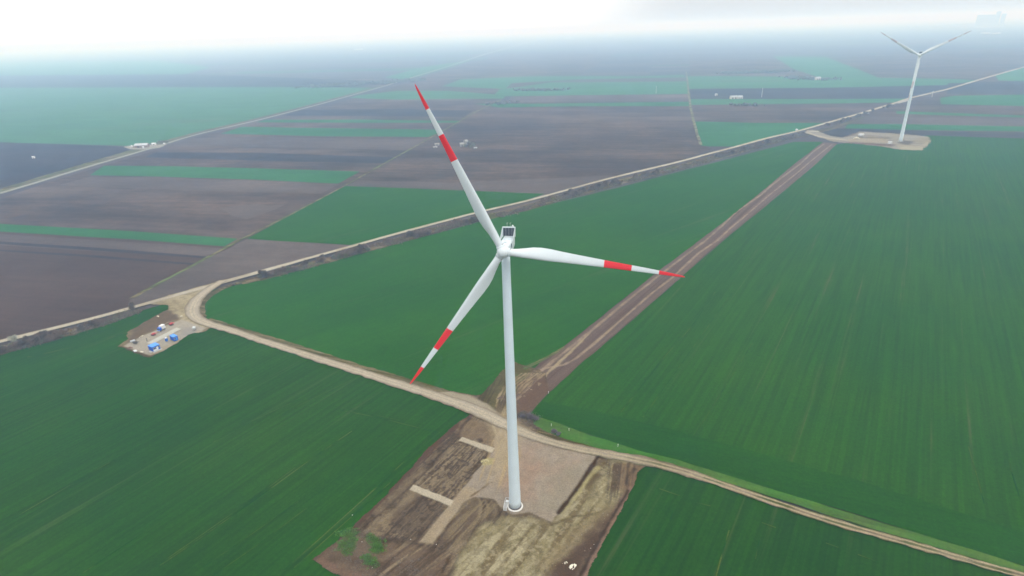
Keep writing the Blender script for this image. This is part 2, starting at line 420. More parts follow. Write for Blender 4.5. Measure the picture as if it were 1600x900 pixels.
# right of the lane
field(P_, [(1077, 95), (1300, 90), (1900, 60), (2000, 200), (1600, 215), (1290, 195), (1120, 229), (1090, 200), (1080, 150)], plough_mid, **FJ)
field(P_, [(1077, 140), (1300, 137), (1500, 133), (1480, 141), (1410, 157), (1350, 160), (1078, 157)], plough_dark, **FJ)
field(W, [(1074, 119), (1300, 120), (1500, 124), (1530, 126), (1480, 133), (1300, 137), (1077, 139)], wheat_pale, **FJ)
field(W, [(1078, 155), (1300, 155), (1420, 154), (1400, 160), (1300, 162), (1079, 164)], wheat_pale, **FJ)
field(W, [(1208, 88), (1290, 89), (1340, 108), (1385, 127), (1300, 128), (1240, 108)], wheat_pale, **FJ)
field(W, [(1085, 190), (1180, 192), (1292, 192), (1250, 203), (1200, 215), (1150, 229), (1110, 229), (1095, 228)], wheat_far, 1.5, 40)
field(P_, [(1080, 168), (1200, 167), (1370, 169), (1340, 178), (1300, 189), (1200, 189), (1084, 188)], plough_mid, **FJ)
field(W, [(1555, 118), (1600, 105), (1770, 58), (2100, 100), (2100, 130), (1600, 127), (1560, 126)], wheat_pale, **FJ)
field(W, [(1490, 150), (1600, 148), (2200, 160), (2200, 185), (1600, 166), (1470, 163), (1470, 153)], wheat_far, **FJ)
field(P_, [(1480, 130), (1600, 127), (2200, 135), (2200, 160), (1600, 148), (1480, 147)], plough_dark, **FJ)
field(W, [(1400, 174), (1500, 177), (1600, 181), (2200, 200), (2200, 210), (1600, 184), (1500, 181), (1400, 178)], wheat_far, **FJ)
field(P_, [(1330, 181), (1460, 184), (1600, 186), (2200, 212), (2200, 235), (1600, 199), (1400, 195), (1325, 194)], plough_light, **FJ)
field(W, [(1325, 194), (1400, 194), (1600, 198), (2200, 232), (2200, 245), (1600, 206), (1460, 204), (1320, 201)], wheat_far, **FJ)
field(P_, [(1282, 201), (1340, 201), (1460, 205), (1600, 207), (2200, 245), (2600, 275), (1600, 219), (1450, 214), (1330, 216), (1270, 208)], plough_dark, **FJ)
# south of the main road
field(W, [(-900, 792), (0, 556), (120, 522), (200, 497), (215, 488), (262, 474), (310, 505), (420, 536), (560, 581), (770, 645), (1010, 722), (1600, 900), (2500, 1175), (2500, 1750), (-900, 1750)], wheat_near, .8, 10)
field(W, [(306, 494), (304, 474), (322, 456), (400, 440), (560, 398), (740, 350), (800, 335), (1000, 285), (1240, 222), (1286, 222), (1237, 260), (1200, 292), (1132, 347), (1032, 422), (875, 547), (800, 600), (770, 638), (740, 630), (640, 600), (500, 558), (400, 526), (345, 509)], wheat_mid, .8, 10)
field(W, [(1306, 226), (1330, 223), (1450, 212), (1600, 217), (2600, 270), (2600, 1190), (1600, 885), (1320, 798), (1000, 706), (825, 648), (857, 615), (910, 567), (975, 512), (1072, 427), (1150, 360), (1200, 320), (1245, 282)], wheat_right, .8, 12)
field(W, [(830, 648), (848, 627), (970, 652), (1161, 702), (1330, 749), (1600, 832), (2600, 1130), (2600, 1190), (1600, 885), (1320, 798), (1000, 706)], wheat_head, 1.0, 10)
structure(field('grass_verge', [(826, 646), (925, 682), (1000, 705), (1060, 720), (1300, 795), (1600, 885), (2600, 1186), (2600, 1210), (1600, 899), (1300, 808), (1100, 744), (1040, 727), (960, 713), (925, 704), (870, 686), (828, 670)], grass_verge, .9, 6))

# ------------------------------------------------------------------ painted earth patches (real relief + soil colours)
class Patch:
    """a sheet of ground as a fine mesh: soil colour and height per vertex"""
    def __init__(s, X, Y, base): s.P = np.c_[X.ravel(), Y.ravel()]; s.c = np.tile(np.array(base, float), (len(s.P), 1)); s.z = np.zeros(len(s.P))
    def blend(s, k, col): s.c = s.c * (1 - k[:, None]) + np.array(col) * k[:, None]
    def poly(s, pts, col, soft=1.0, amp=1.0, sc=4.0, a=1.0, seed=3, dz=0.0):
        x, y = s.P.T; d = sdist(s.P, G(pts)) + (fbm(x, y, sc, seed) - .5) * 2 * amp
        k = (1 - smooth(-soft, soft, d)) * a; s.blend(k, col); s.z += k * dz; return s
    def line(s, pts, wid, col, soft=.5, amp=.3, a=1.0, sc=3.0, seed=5, dz=0.0):
        x, y = s.P.T; d = line_dist(s.P, G(pts)) + (fbm(x, y, sc, seed) - .5) * 2 * amp
        k = (1 - smooth(wid / 2 - soft, wid / 2 + soft, d)) * a * (.65 + .7 * (fbm(x, y, 5, seed + 40) - .5) * 2 + .1).clip(0, 1) if a < 1 else (1 - smooth(wid / 2 - soft, wid / 2 + soft, d))
        s.blend(k, col); s.z += k * dz; return s
    def streaks(s, pts, az, fr, lo, hi, col, a, seed, along=14.0, soft=2.0, dz=0.0):
        """ruts and tyre streaks running along az inside a region"""
        x, y = s.P.T; u, v = rotc(x, y, az)
        n = fbm(u / fr * 4, v / along, 4, seed, 4)
        k = smooth(lo, hi, n) * a
        if pts is not None: k = k * (1 - smooth(-soft, soft, sdist(s.P, G(pts)) + (fbm(x, y, 5, seed + 2) - .5) * 3))
        s.blend(k, col); s.z += k * dz; return s

def grid_patch(name, outline, az, step, base, paint, z0, amp=1.0, relief=.12, skirt=1.5):
    O = G(outline); u, v = rotc(O[:, 0], O[:, 1], az)
    uu = np.arange(u.min() - 3, u.max() + 3, step); vv = np.arange(v.min() - 3, v.max() + 3, step)
    U_, V_ = np.meshgrid(uu, vv)
    X = U_ * math.cos(az) + V_ * math.sin(az); Y = -U_ * math.sin(az) + V_ * math.cos(az)
    p = Patch(X, Y, base); x, y = p.P.T
    d = sdist(p.P, O) + (fbm(x, y, 5, 77, 5) - .5) * 2 * amp
    p.z += (fbm(x, y, 6, 21, 5) - .5) * 2 * relief
    paint(p)
    z = z0 + (p.z) * smooth(0, skirt, -d)
    z = np.maximum(z, z0 - .12)
    keep = (d < 0).reshape(U_.shape)
    ny, nx = U_.shape; idx = np.arange(ny * nx).reshape(ny, nx)
    q = keep[:-1, :-1] & keep[1:, :-1] & keep[:-1, 1:] & keep[1:, 1:]
    F = np.stack([idx[:-1, :-1][q], idx[:-1, 1:][q], idx[1:, 1:][q], idx[1:, :-1][q]], 1)
    used = np.unique(F); remap = -np.ones(ny * nx, int); remap[used] = np.arange(len(used))
    return mesh_patch(name, np.c_[p.P[used], z[used]], remap[F], p.c[used])
def mesh_patch(name, V, F, c):
    me = bpy.data.meshes.new(name)
    me.vertices.add(len(V)); me.vertices.foreach_set('co', V.astype(np.float32).ravel())
    me.loops.add(F.size); me.loops.foreach_set('vertex_index', F.astype(np.int32).ravel())
    me.polygons.add(len(F)); me.polygons.foreach_set('loop_start', np.arange(0, F.size, 4, dtype=np.int32))
    me.polygons.foreach_set('use_smooth', np.ones(len(F), bool))
    me.update(); me.validate()
    at = me.color_attributes.new('soil', 'FLOAT_COLOR', 'POINT')
    at.data.foreach_set('color', np.c_[np.clip((c - np.array([.012, .022, .030])) * .97, 0.004, .9), np.ones(len(V))].astype(np.float32).ravel())
    return structure(link(name, me, earth))

def resample(pts, step):
    D = np.r_[0, np.cumsum(np.hypot(*np.diff(pts, axis=0).T))]; n = max(2, int(D[-1] / step))
    t = np.linspace(0, D[-1], n); s = np.c_[np.interp(t, D, pts[:, 0]), np.interp(t, D, pts[:, 1])]
    k = 7
    if n > 20:
        q = np.vstack([np.repeat(s[:1], k, 0), s, np.repeat(s[-1:], k, 0)])
        s = np.stack([np.convolve(q[:, i], np.ones(2 * k + 1) / (2 * k + 1), 'valid') for i in (0, 1)], 1)
    return s, t
def ribbon(name, pts, widths, step, na, base, paint, z0, edge=.5, relief=.05):
    """a road: centre line in survey pixels, width in metres at each point"""
    Cc = G(pts); s, t = resample(Cc, step)
    D = np.r_[0, np.cumsum(np.hypot(*np.diff(Cc, axis=0).T))]
    wd = np.interp(t, D, np.array(widths, float))
    d = np.gradient(s, axis=0); d /= np.hypot(*d.T)[:, None]; n = np.c_[-d[:, 1], d[:, 0]]
    a = np.linspace(-.5, .5, na)
    jl = (fbm(t, t * 0, max(4, step * 2), 3, 4) - .5) * 2 * edge; jr = (fbm(t, t * 0 + 50, max(4, step * 2), 8, 4) - .5) * 2 * edge
    off = a[None] * wd[:, None] + np.where(a[None] < 0, jl[:, None], jr[:, None]) * np.abs(a[None] * 2) ** 2
    X = s[:, 0:1] + n[:, 0:1] * off; Y = s[:, 1:2] + n[:, 1:2] * off
    p = Patch(X, Y, base); x, y = p.P.T
    p.u = np.tile(a, len(t)); p.t = np.repeat(t, na); p.m = off.ravel(); p.w = np.repeat(wd, na)
    p.z += (fbm(x, y, 5, 31, 3) - .5) * 2 * relief
    paint(p)
    z = z0 + p.z * (1 - np.abs(p.u * 2) ** 4)
    idx = np.arange(len(x)).reshape(len(t), na)
    F = np.stack([idx[:-1, :-1].ravel(), idx[:-1, 1:].ravel(), idx[1:, 1:].ravel(), idx[1:, :-1].ravel()], 1)
    if n[0] @ np.array([0, 1]) is None: pass
    v0, v1, v3 = (np.array([X.ravel()[F[0, k]], Y.ravel()[F[0, k]]]) for k in (0, 1, 3))
    if np.cross(v1 - v0, v3 - v0) < 0: F = F[:, ::-1]
    return mesh_patch(name, np.c_[x, y, z], F, p.c)

CHALK = lin(196, 186, 160); GRAVEL = lin(174, 161, 143); PINK = lin(176, 146, 126); MUD = lin(112, 99, 85)
DARK = lin(84, 73, 65); CLAY = lin(166, 156, 120); PALECLAY = lin(194, 184, 150); BROWN = lin(128, 112, 93)
LIGHTD = lin(150, 134, 110); GRASS = (.045, .16, .02)

# --- building pad round the turbine
PAD = [(486, 877), (520, 851), (560, 816), (600, 777), (640, 734), (672, 700), (700, 675), (722, 657), (735, 648), (700, 634), (664, 617), (700, 612), (738, 619), (752, 618), (760, 610), (775, 590), (800, 566), (852, 582), (858, 612), (826, 648), (835, 664), (870, 684), (925, 702), (960, 712),
       (1012, 730), (1000, 738), (987, 768), (962, 812), (935, 866), (917, 905), (880, 985), (800, 1100), (620, 1000), (545, 912)]
def paint_pad(p):
    x, y = p.P.T
    u, v = rotc(x, y, ROWS)
    # general mottling of dug-over earth
    p.blend(smooth(.54, .62, fbm(x, y, 1.2, 301, 4)) * .4, DARK); p.blend(smooth(.56, .64, fbm(x, y, 1.0, 302, 4)) * .5, lin(168, 152, 126))
    p.blend(smooth(.42, .62, fbm(x, y, 7, 1, 5)) * .6, LIGHTD)
    p.blend(smooth(.5, .64, fbm(x, y, 3.2, 2, 5)) * .5, DARK)
    west = [(520, 851), (600, 777), (672, 700), (735, 648), (790, 690), (657, 851), (600, 862), (540, 840)]
    p.streaks(west, ROWS, 1.6, .45, .66, LIGHTD, .75, 5, 16, 2, .05)
    p.streaks(west, ROWS, 1.1, .52, .66, DARK, .7, 6, 10, 2, -.1)
    p.streaks(west, ROWS, .8, .58, .7, lin(170, 155, 128), .6, 66, 8, 2)
    p.streaks(west, ROWS, .45, .52, .60, DARK, .6, 67, 2.2, 2, -.08)
    p.streaks(west, math.radians(25), .5, .54, .62, lin(158, 142, 118), .6, 68, 3.0, 2)
    p.blend((1 - smooth(-2, 2, sdist(p.P, G(west)))) * smooth(.56, .64, fbm(x, y, 1.3, 69, 4)) * .7, DARK)
    # dark furrow on the field side, pinkish brown beside it
    p.line([(486, 877), (560, 816), (640, 734), (700, 675), (733, 650)], 4.5, lin(104, 84, 74), 1, .8, 1, seed=8)
    p.line([(610, 790), (650, 748), (690, 705), (715, 680)], 5.0, DARK, 1.5, 1.2, .8, seed=9, dz=-.15)
    p.line([(560, 830), (600, 797), (620, 780)], 3.6, DARK, 1.5, 1.4, .7, seed=10)
    p.line([(585, 828), (625, 796), (652, 770)], 4.5, LIGHTD, 1.2, .8, .9, seed=11)
    p.line([(590, 802), (660, 735)], 2.4, LIGHTD, 1.0, .6, .7, seed=17)
    p.poly([(650, 775), (700, 790), (725, 800), (690, 838), (655, 845), (620, 830), (610, 815)], lin(88, 77, 70), 3, 3, 5, .55, 12)
    # triangle between the drive and the road
    p.poly([(720, 660), (733, 655), (760, 665), (772, 678), (770, 700), (722, 684), (712, 680)], lin(140, 122, 100), 1, .8, 3, .8, 13)
    p.line([(716, 680), (722, 667), (734, 655)], 1.6, DARK, .6, .6, .9, seed=14)
    p.line([(764, 664), (772, 680), (773, 702)], 1.3, DARK, .5, .4, .9, seed=15)
    p.poly([(745, 688), (752, 686), (756, 691), (749, 694)], DARK, .7, .5, 2, .8, 16)
    # spoil corner in the south-west
    p.poly([(490, 878), (540, 835), (610, 842), (655, 850), (700, 870), (700, 960), (560, 920)], lin(122, 104, 88), 3, 4, 6, .7, 19, .1)
    p.streaks([(640, 850), (760, 850), (790, 905), (780, 1000), (560, 950), (600, 880)], math.radians(48), 1.8, .45, .62, lin(165, 148, 122), .75, 20, 14, 3)
    p.streaks([(600, 850), (760, 820), (790, 905), (780, 1000), (560, 950), (570, 890)], math.radians(40), 1.2, .5, .62, DARK, .6, 22, 10, 3, -.08)
    p.line([(560, 835), (590, 845), (640, 848), (660, 855)], 2.2, DARK, 1, 1.2, .8, seed=23)
    p.line([(500, 880), (530, 893), (560, 905)], 3, lin(138, 112, 96), 1, .6, .9, seed=24)
    p.line([(520, 874), (560, 880), (600, 886)], 3, DARK, 1.3, 1.2, .7, seed=25)
    for q in ([(527, 835), (545, 828), (560, 834), (556, 846), (540, 843)], [(532, 850), (548, 845), (556, 852), (548, 866), (530, 864)],
              [(574, 842), (588, 840), (601, 852), (596, 862), (584, 857), (576, 850)], [(566, 872), (578, 870), (588, 880), (586, 888), (572, 884)], [(588, 853), (596, 858), (592, 866), (580, 862)]):
        p.poly(q, (.060, .150, .045), .9, 1.8, 1.6, .75, 26, .15)
    # muddy ground west of the turbine foot
    p.poly([(735, 775), (755, 772), (785, 795), (800, 808), (760, 830), (740, 850), (700, 850), (690, 835), (720, 795)], lin(124, 110, 90), 2, 2, 4, .7, 27)
    p.streaks([(735, 772), (790, 795), (800, 830), (740, 900), (690, 900), (670, 860), (715, 800)], math.radians(20), 1.1, .5, .62, DARK, .75, 28, 9, 2, -.12)
    for k in range(6):
        o = k * 4.5
        p.line([(745 + o * 1.5, 775 + o * .8), (752 + o * 1.3, 790 + o * .7), (748 + o * 1.1, 810 + o * .6), (735 + o, 830 + o * .5)], .8, DARK if k % 2 else LIGHTD, .3, .5, .8, seed=50 + k, dz=-.1)
    p.poly([(700, 815), (735, 800), (745, 815), (715, 845), (690, 850)], lin(108, 94, 84), 3, 2, 5, .6, 29)
    p.streaks([(700, 810), (750, 775), (800, 810), (770, 850), (700, 860)], math.radians(35), .7, .5, .6, lin(156, 140, 112), .6, 291, 5, 2)
    # yellow clay field in the south-east
    clay = [(930, 732), (950, 722), (992, 724), (985, 750), (955, 790), (925, 815), (900, 850), (870, 880), (850, 915), (700, 930), (725, 870), (752, 825), (795, 814), (830, 812), (862, 824), (878, 802), (905, 765)]
    p.poly(clay, CLAY, 2.5, 3.5, 7, .92, 30, .1)
    p.streaks(clay, math.radians(50), 2.2, .45, .6, PALECLAY, .8, 31, 12, 2)
    p.streaks(clay, ROWS, 2.0, .5, .66, lin(120, 104, 76), .75, 32, 9, 3, -.1)
    x_, y_ = p.P.T
    kk = (1 - smooth(-3, 3, sdist(p.P, G(clay))))
    p.blend(kk * smooth(.5, .63, fbm(x_, y_, 5, 33, 5)) * .4, lin(130, 118, 90))
    p.blend(kk * smooth(.52, .62, fbm(x_, y_, 1.4, 34, 5)) * .55, lin(188, 178, 146)); p.blend(kk * smooth(.54, .62, fbm(x_, y_, 1.3, 341, 4)) * .35, lin(104, 92, 66))
    p.poly([(925, 735), (945, 725), (940, 745), (925, 760), (912, 762)], lin(112, 98, 76), 2, 2, 4, .7, 35)
    p.poly([(915, 755), (935, 745), (932, 775), (918, 782)], lin(112, 100, 76), 2, 2, 4, .6, 36)
    p.line([(862, 822), (900, 808), (930, 806), (950, 795)], 1.2, lin(104, 92, 66), .6, .6, .9, seed=37)
    p.line([(878, 802), (906, 766), (922, 742), (934, 733)], 2.4, lin(182, 172, 124), .6, .5, .9, seed=38)
    p.line([(960, 800), (930, 822), (895, 852), (860, 885)], 7, lin(150, 134, 104), 2, 2, .7, seed=39)
    # dark soil on the east side and the pink-brown edge strip
    p.poly([(955, 725), (1002, 728), (990, 765), (970, 772), (955, 765), (962, 745)], lin(134, 112, 90), 1.5, 2, 4, .8, 40)
    p.streaks([(945, 722), (1004, 726), (985, 772), (950, 790)], math.radians(15), 1.1, .5, .62, DARK, .7, 41, 7, 2, -.1)
    p.poly([(930, 830), (960, 795), (975, 785), (945, 835), (915, 880), (895, 930), (850, 1000), (820, 960), (855, 900), (890, 860)], lin(98, 82, 72), 2.5, 2.5, 5, .92, 42)
    p.line([(990, 768), (962, 812), (937, 862), (915, 905), (880, 985)], 4.0, lin(146, 122, 106), .8, .6, 1, seed=43)
    p.line([(982, 768), (955, 812), (928, 860), (905, 905), (870, 985)], 1.4, DARK, .6, .6, 1, seed=44, dz=-.25)
    p.line([(990, 735), (980, 748), (978, 760)], 1.6, DARK, .6, .8, .9, seed=45)
    # track mouth in the north: soil, ruts and scrub
    p.poly([(742, 628), (775, 590), (800, 566), (830, 575), (800, 640), (780, 655)], lin(100, 98, 68), 2, 2.5, 4, .8, 46)
    p.poly([(808, 600), (850, 584), (858, 612), (826, 650), (808, 645)], lin(118, 97, 84), 1, 1.5, 4, .9, 47)
    for k in range(7):
        o = k * 5.5
        p.line([(775 + o * .5, 650), (778 + o * .9, 625), (790 + o * 1.2, 603), (815 + o * 1.1, 585)], 1.0, lin(176, 160, 128), .4, .7, .85, seed=60 + k, dz=-.1)
    p.streaks([(742, 628), (775, 590), (800, 600), (790, 650), (770, 652)], math.radians(15), 1.0, .5, .62, DARK, .7, 70, 8, 1)
    p.poly([(664, 617), (700, 613), (735, 619), (768, 636), (780, 650), (735, 645), (700, 632)], lin(178, 168, 146), 1, .8, 4, .95, 95)
    # hardstand gravel
    pad = [(800, 663), (850, 682), (900, 698), (936, 713), (925, 728), (905, 757), (873, 802), (862, 818), (827, 803), (800, 807), (784, 796), (772, 781), (740, 778), (725, 786), (676, 851), (655, 849), (708, 784), (754, 727), (773, 705), (770, 690), (790, 660)]
    p.poly(pad, GRAVEL, .35, .35, 2, 1, 80, .12)
    kp = 1 - smooth(-2, 1, sdist(p.P, G(pad)))
    p.blend(kp * smooth(.45, .65, fbm(x, y, 14, 81, 4)) * .45, PINK)
    p.blend(kp * smooth(.5, .62, fbm(x, y, 2.5, 89, 5)) * .3, lin(146, 132, 112))
    p.poly([(800, 700), (840, 700), (850, 740), (815, 765), (780, 760), (785, 720)], lin(178, 146, 124), 5, 4, 8, .35, 82)
    p.poly([(780, 640), (800, 700), (800, 740), (770, 760), (772, 700)], lin(188, 168, 132), 4, 3, 6, .5, 83)
    p.streaks([(770, 690), (810, 680), (810, 750), (770, 770), (750, 750)], math.radians(12), 1.6, .5, .64, lin(196, 172, 128), .7, 84, 12, 2)
    p.poly([(860, 740), (930, 715), (905, 757), (873, 800), (850, 795)], lin(162, 154, 134), 4, 3, 8, .6, 85)
    p.poly([(655, 849), (708, 784), (730, 760), (750, 772), (725, 786), (676, 851)], lin(178, 162, 134), 1, .6, 3, .8, 86)
    p.poly([(752, 722), (762, 716), (772, 719), (768, 728), (754, 730)], lin(190, 178, 128), .6, .8, 2, .9, 87, .1)
    p.line([(934, 716), (905, 760), (873, 803)], 1.8, lin(84, 70, 58), .6, .5, 1, seed=88, dz=-.3)
    p.line([(736, 778), (750, 768), (768, 756)], .9, lin(120, 100, 80), .4, .6, .8, seed=89)
    p.line([(784, 796), (802, 808), (827, 804), (862, 820)], 1.1, lin(120, 106, 88), .5, .5, .8, seed=90)
    # drive from the road
    p.poly([(740, 645), (790, 650), (830, 672), (800, 700), (800, 725), (775, 735), (774, 700), (773, 682), (760, 660)], lin(182, 166, 136), 2, 1, 4, .75, 91)
    p.streaks([(740, 645), (800, 660), (795, 720), (774, 730), (773, 682), (760, 660)], math.radians(-8), 1.0, .5, .64, lin(200, 186, 158), .6, 92, 16, 1.5)
    # two pale cross strips (crane footings)
    for q in ([(717, 690), (722, 684.5), (773, 702), (769, 709.5)], [(639.5, 767), (646, 759), (709, 784), (704, 792.5)]):
        p.poly(q, lin(202, 191, 168), .25, .25, 2, 1, 93, .12)
pad_o = grid_patch('bare_ground', PAD, ROWS, .30, MUD, paint_pad, .60, 1.1, .14)

# --- dark soil track across the wheat
LE = [(770, 628), (805, 607), (850, 562), (875, 547), (925, 508), (975, 468), (1032, 422), (1075, 390), (1132, 347), (1200, 292), (1237, 260), (1285, 223)]
RE = [(826, 650), (857, 615), (885, 590), (910, 567), (945, 538), (975, 512), (1020, 473), (1072, 427), (1110, 393), (1150, 360), (1200, 320), (1245, 282), (1275, 257), (1308, 225)]
def between(name, Lp, Rp, step, na, base, paint, z0, edge=.6):
    A, B = G(Lp), G(Rp)
    def rs(P, n):
        D = np.r_[0, np.cumsum(np.hypot(*np.diff(P, axis=0).T))]; t = np.linspace(0, D[-1], n); return np.c_[np.interp(t, D, P[:, 0]), np.interp(t, D, P[:, 1])]
    n = int(np.hypot(*(A[-1] - A[0])) / step); A, B = rs(A, n), rs(B, n); a = np.linspace(0, 1, na)
    t = np.arange(n) * step
    e1 = (fbm(t, t * 0, 8, 4, 4) - .5) * 2 * edge; e2 = (fbm(t, t * 0 + 9, 8, 5, 4) - .5) * 2 * edge
    wd = np.hypot(*(B - A).T)[:, None]; aa = a[None] + (e1[:, None] * (1 - a[None]) + e2[:, None] * a[None]) / wd
    X = A[:, 0:1] * (1 - aa) + B[:, 0:1] * aa; Y = A[:, 1:2] * (1 - aa) + B[:, 1:2] * aa
    p = Patch(X, Y, base); paint(p)
    x, y = p.P.T; edgef = np.tile(np.minimum(a, 1 - a) * 8, n).clip(0, 1)
    z = z0 + (p.z + (fbm(x, y, 5, 31, 3) - .5) * .15) * edgef
    idx = np.arange(len(x)).reshape(n, na)
    F = np.stack([idx[:-1, :-1].ravel(), idx[:-1, 1:].ravel(), idx[1:, 1:].ravel(), idx[1:, :-1].ravel()], 1)
    return mesh_patch(name, np.c_[x, y, z], F, p.c)
def paint_track(p):
    x, y = p.P.T; az = math.radians(36)
    p.streaks(None, az, 2.4, .42, .66, lin(132, 114, 104), .6, 101, 40)
    p.streaks(None, az, 1.6, .52, .68, lin(96, 80, 74), .5, 102, 30)
    TAN = lin(176, 158, 136)
    lt = [(810, 611), (837, 587), (875, 557), (925, 517), (975, 475), (1025, 435), (1075, 397), (1102, 377), (1130, 352), (1150, 332), (1189, 305), (1207, 289), (1250, 257), (1270, 238), (1287, 226)]
    rt = [(812, 604), (850, 577), (882, 571), (900, 561), (925, 541), (975, 497), (1020, 458), (1050, 435), (1092, 396), (1120, 377), (1144, 355), (1160, 342), (1199, 308), (1220, 291), (1250, 267), (1265, 254), (1282, 240), (1300, 226)]
    p.line(lt, 1.9, TAN, .7, .5, .85, 9, 103, -.05)
    p.line(rt, 1.6, TAN, .6, .5, .95, 12, 105, -.05)
    for k in range(5):
        p.line([(805 + k * 6, 628 - k * 2), (840 + k * 4, 597 - k * 3), (880 + k * 4, 560 - k * 3), (910 + k * 3, 533 - k * 3)], .9, lin(180, 164, 134), .4, .8, .75, 4, 110 + k)
between('soil_track', LE, RE, .9, 60, lin(118, 103, 97), paint_track, .52)
def faint(p): p.streaks(None, math.radians(60), 1.2, .45, .6, lin(150, 148, 110), .7, 7, 12)
ribbon('wheel_track', [(800, 592), (812, 580), (830, 572), (855, 560), (885, 541)], [3, 2.5, 2.5, 2, 1], 1, 8, lin(96, 112, 72), faint, .56, .6)

# --- gravel service road from the junction past the turbine
def paint_road2(p):
    u = p.m
    n = fbm(p.t, u * 3, 10, 7, 4) - .5
    p.blend(smooth(.30, .48, np.abs(p.u) + n * .12) * .8, lin(142, 128, 104))
    for c, wd, k in ((-.95 + 0, .9, .75), (.95, .9, .75)):
        p.blend((1 - smooth(wd * .4, wd, np.abs(u - c + n * .5))) * k, lin(208, 196, 170))
    far = smooth(300, 420, p.t)        # beyond the turbine the road is an unmade double track
    p.blend(far * .7, lin(142, 128, 106))
    p.blend(far * smooth(.45, .62, fbm(p.t, u * 6, 12, 9, 4)) * .6, lin(112, 96, 76))
    for c in (-1.0, .9): p.blend(far * (1 - smooth(.3, .75, np.abs(u - c + n * .8))) * .8, lin(198, 182, 150))
    p.blend(far * smooth(.5, .7, fbm(p.t, u * 5, 8, 19, 4)) * (np.abs(u) < .65) * .85, lin(92, 104, 58))
    p.blend(far * smooth(.28, .45, np.abs(p.u)) * smooth(.42, .58, fbm(p.t, u * 4, 5, 29, 4)) * .8, lin(84, 100, 52))
ribbon('gravel_road', [(352, 438), (330, 451), (312, 464), (302, 477), (300, 490), (308, 501), (330, 509), (360, 517), (400, 531), (450, 547), (500, 563), (560, 582), (600, 595), (640, 607), (700, 627), (740, 641), (770, 655), (800, 671), (850, 690), (900, 703), (950, 712), (1000, 721), (1050, 733), (1100, 749), (1150, 767), (1200, 784), (1250, 801), (1300, 818), (1350, 832), (1400, 846), (1450, 860), (1500, 875), (1540, 887), (1600, 903), (1760, 952), (2200, 1090)],
       [7, 8, 9, 10, 9, 8, 6.5, 6, 5.6, 5.6, 5.6, 5.8, 6, 6.2, 7, 7.5, 7.5, 6.5, 5, 5, 5.2, 6, 5, 4.2, 3.8, 3.7, 3.6, 3.6, 3.6, 3.4, 3.3, 3.3, 3.2, 3.2, 3.2, 3.2], 1.2, 23, lin(188, 178, 160), paint_road2, .86, .8)
def paint_verge(p):
    x, y = p.P.T
    p.streaks(None, math.radians(113), 1.6, .45, .62, lin(92, 92, 60), .8, 121, 14)
    p.streaks(None, math.radians(113), 1.0, .52, .66, lin(158, 146, 114), .7, 122, 12)
ribbon('road_verge', [(318, 500), (311, 488), (314, 475), (326, 462), (350, 450), (390, 438)], [5, 6, 6, 6, 5, 3], 1.2, 12, lin(104, 98, 78), paint_verge, .55, 1.0)
ribbon('road_verge', [(322, 499), (345, 507), (380, 518), (420, 530), (470, 546), (520, 562), (580, 581), (640, 598), (690, 614), (735, 628), (762, 640)], [4, 5, 5, 5.5, 5.5, 5, 5, 5, 6, 8, 7], 1.2, 14, lin(118, 112, 86), paint_verge, .52, 1.2)
ribbon('road_verge', [(835, 672), (870, 688), (900, 696), (925, 704), (960, 714), (1010, 728)], [2.5, 2.5, 3, 3, 3, 2], 1.0, 8, lin(98, 84, 66), paint_verge, .80, .5)

# --- main dirt road with scrub belt on its south side
MAIN = [(-900, 782), (-200, 590), (0, 535), (45, 522), (110, 510), (180, 490), (210, 480), (260, 467), (300, 456), (345, 443), (400, 428), (480, 405), (550, 386), (620, 366), (700, 345), (760, 329), (800, 321), (860, 305), (935, 284), (1000, 268), (1060, 254), (1100, 243), (1150, 230), (1200, 216), (1245, 206), (1270, 199), (1290, 193), (1340, 179), (1400, 161), (1420, 154), (1480, 140), (1540, 122), (1600, 105), (1780, 54)]
def paint_main(p):
    n = fbm(p.t, p.m * 3, 14, 17, 4) - .5
    p.blend(smooth(.28, .5, np.abs(p.u) + n * .2) * .55, lin(160, 148, 124))
    for c in (-.9, .9): p.blend((1 - smooth(.3, .9, np.abs(p.m - c + n * .6))) * .6, lin(206, 198, 176))
    p.blend(smooth(.5, .68, fbm(p.t, p.m * 2, 25, 18, 4)) * .35, lin(150, 136, 110))
ribbon('dirt_road', MAIN, [5.4] * 9 + [6.5, 6.5] + [5.2] * 8 + [6.5] * 8 + [8] * 7, 4, 11, lin(204, 196, 176), paint_main, .75, .5)
def paint_scrub(p):
    x, y = p.P.T; az = math.radians(48)
    p.streaks(None, az, 3, .42, .62, lin(150, 136, 110), .8, 131, 20)
    p.streaks(None, az, 2.2, .48, .62, lin(92, 78, 66), .8, 132, 14)
    p.blend(smooth(.52, .64, fbm(x, y, 12, 133, 5)) * .6, lin(92, 104, 66))
SC = [(-900, 800), (0, 548), (60, 533), (130, 515), (200, 492), (228, 481)]
ribbon('scrub_strip', SC, [14, 14, 14, 12, 10, 6], 2, 14, lin(112, 102, 82), paint_scrub, .50, 2)
SC2 = [(365, 446), (420, 432), (480, 415), (560, 394), (640, 371.5), (700, 355), (760, 340), (800, 331.5), (860, 314.5), (935, 293), (1000, 277), (1060, 262), (1100, 251.5), (1150, 238), (1200, 224), (1250, 212), (1300, 201), (1350, 183)]
ribbon('scrub_strip', SC2, [8, 12, 13, 14, 15, 16, 16, 17, 18, 18, 18, 18, 20, 20, 20, 18, 14, 8], 3, 12, lin(110, 98, 84), paint_scrub, .50, 2)

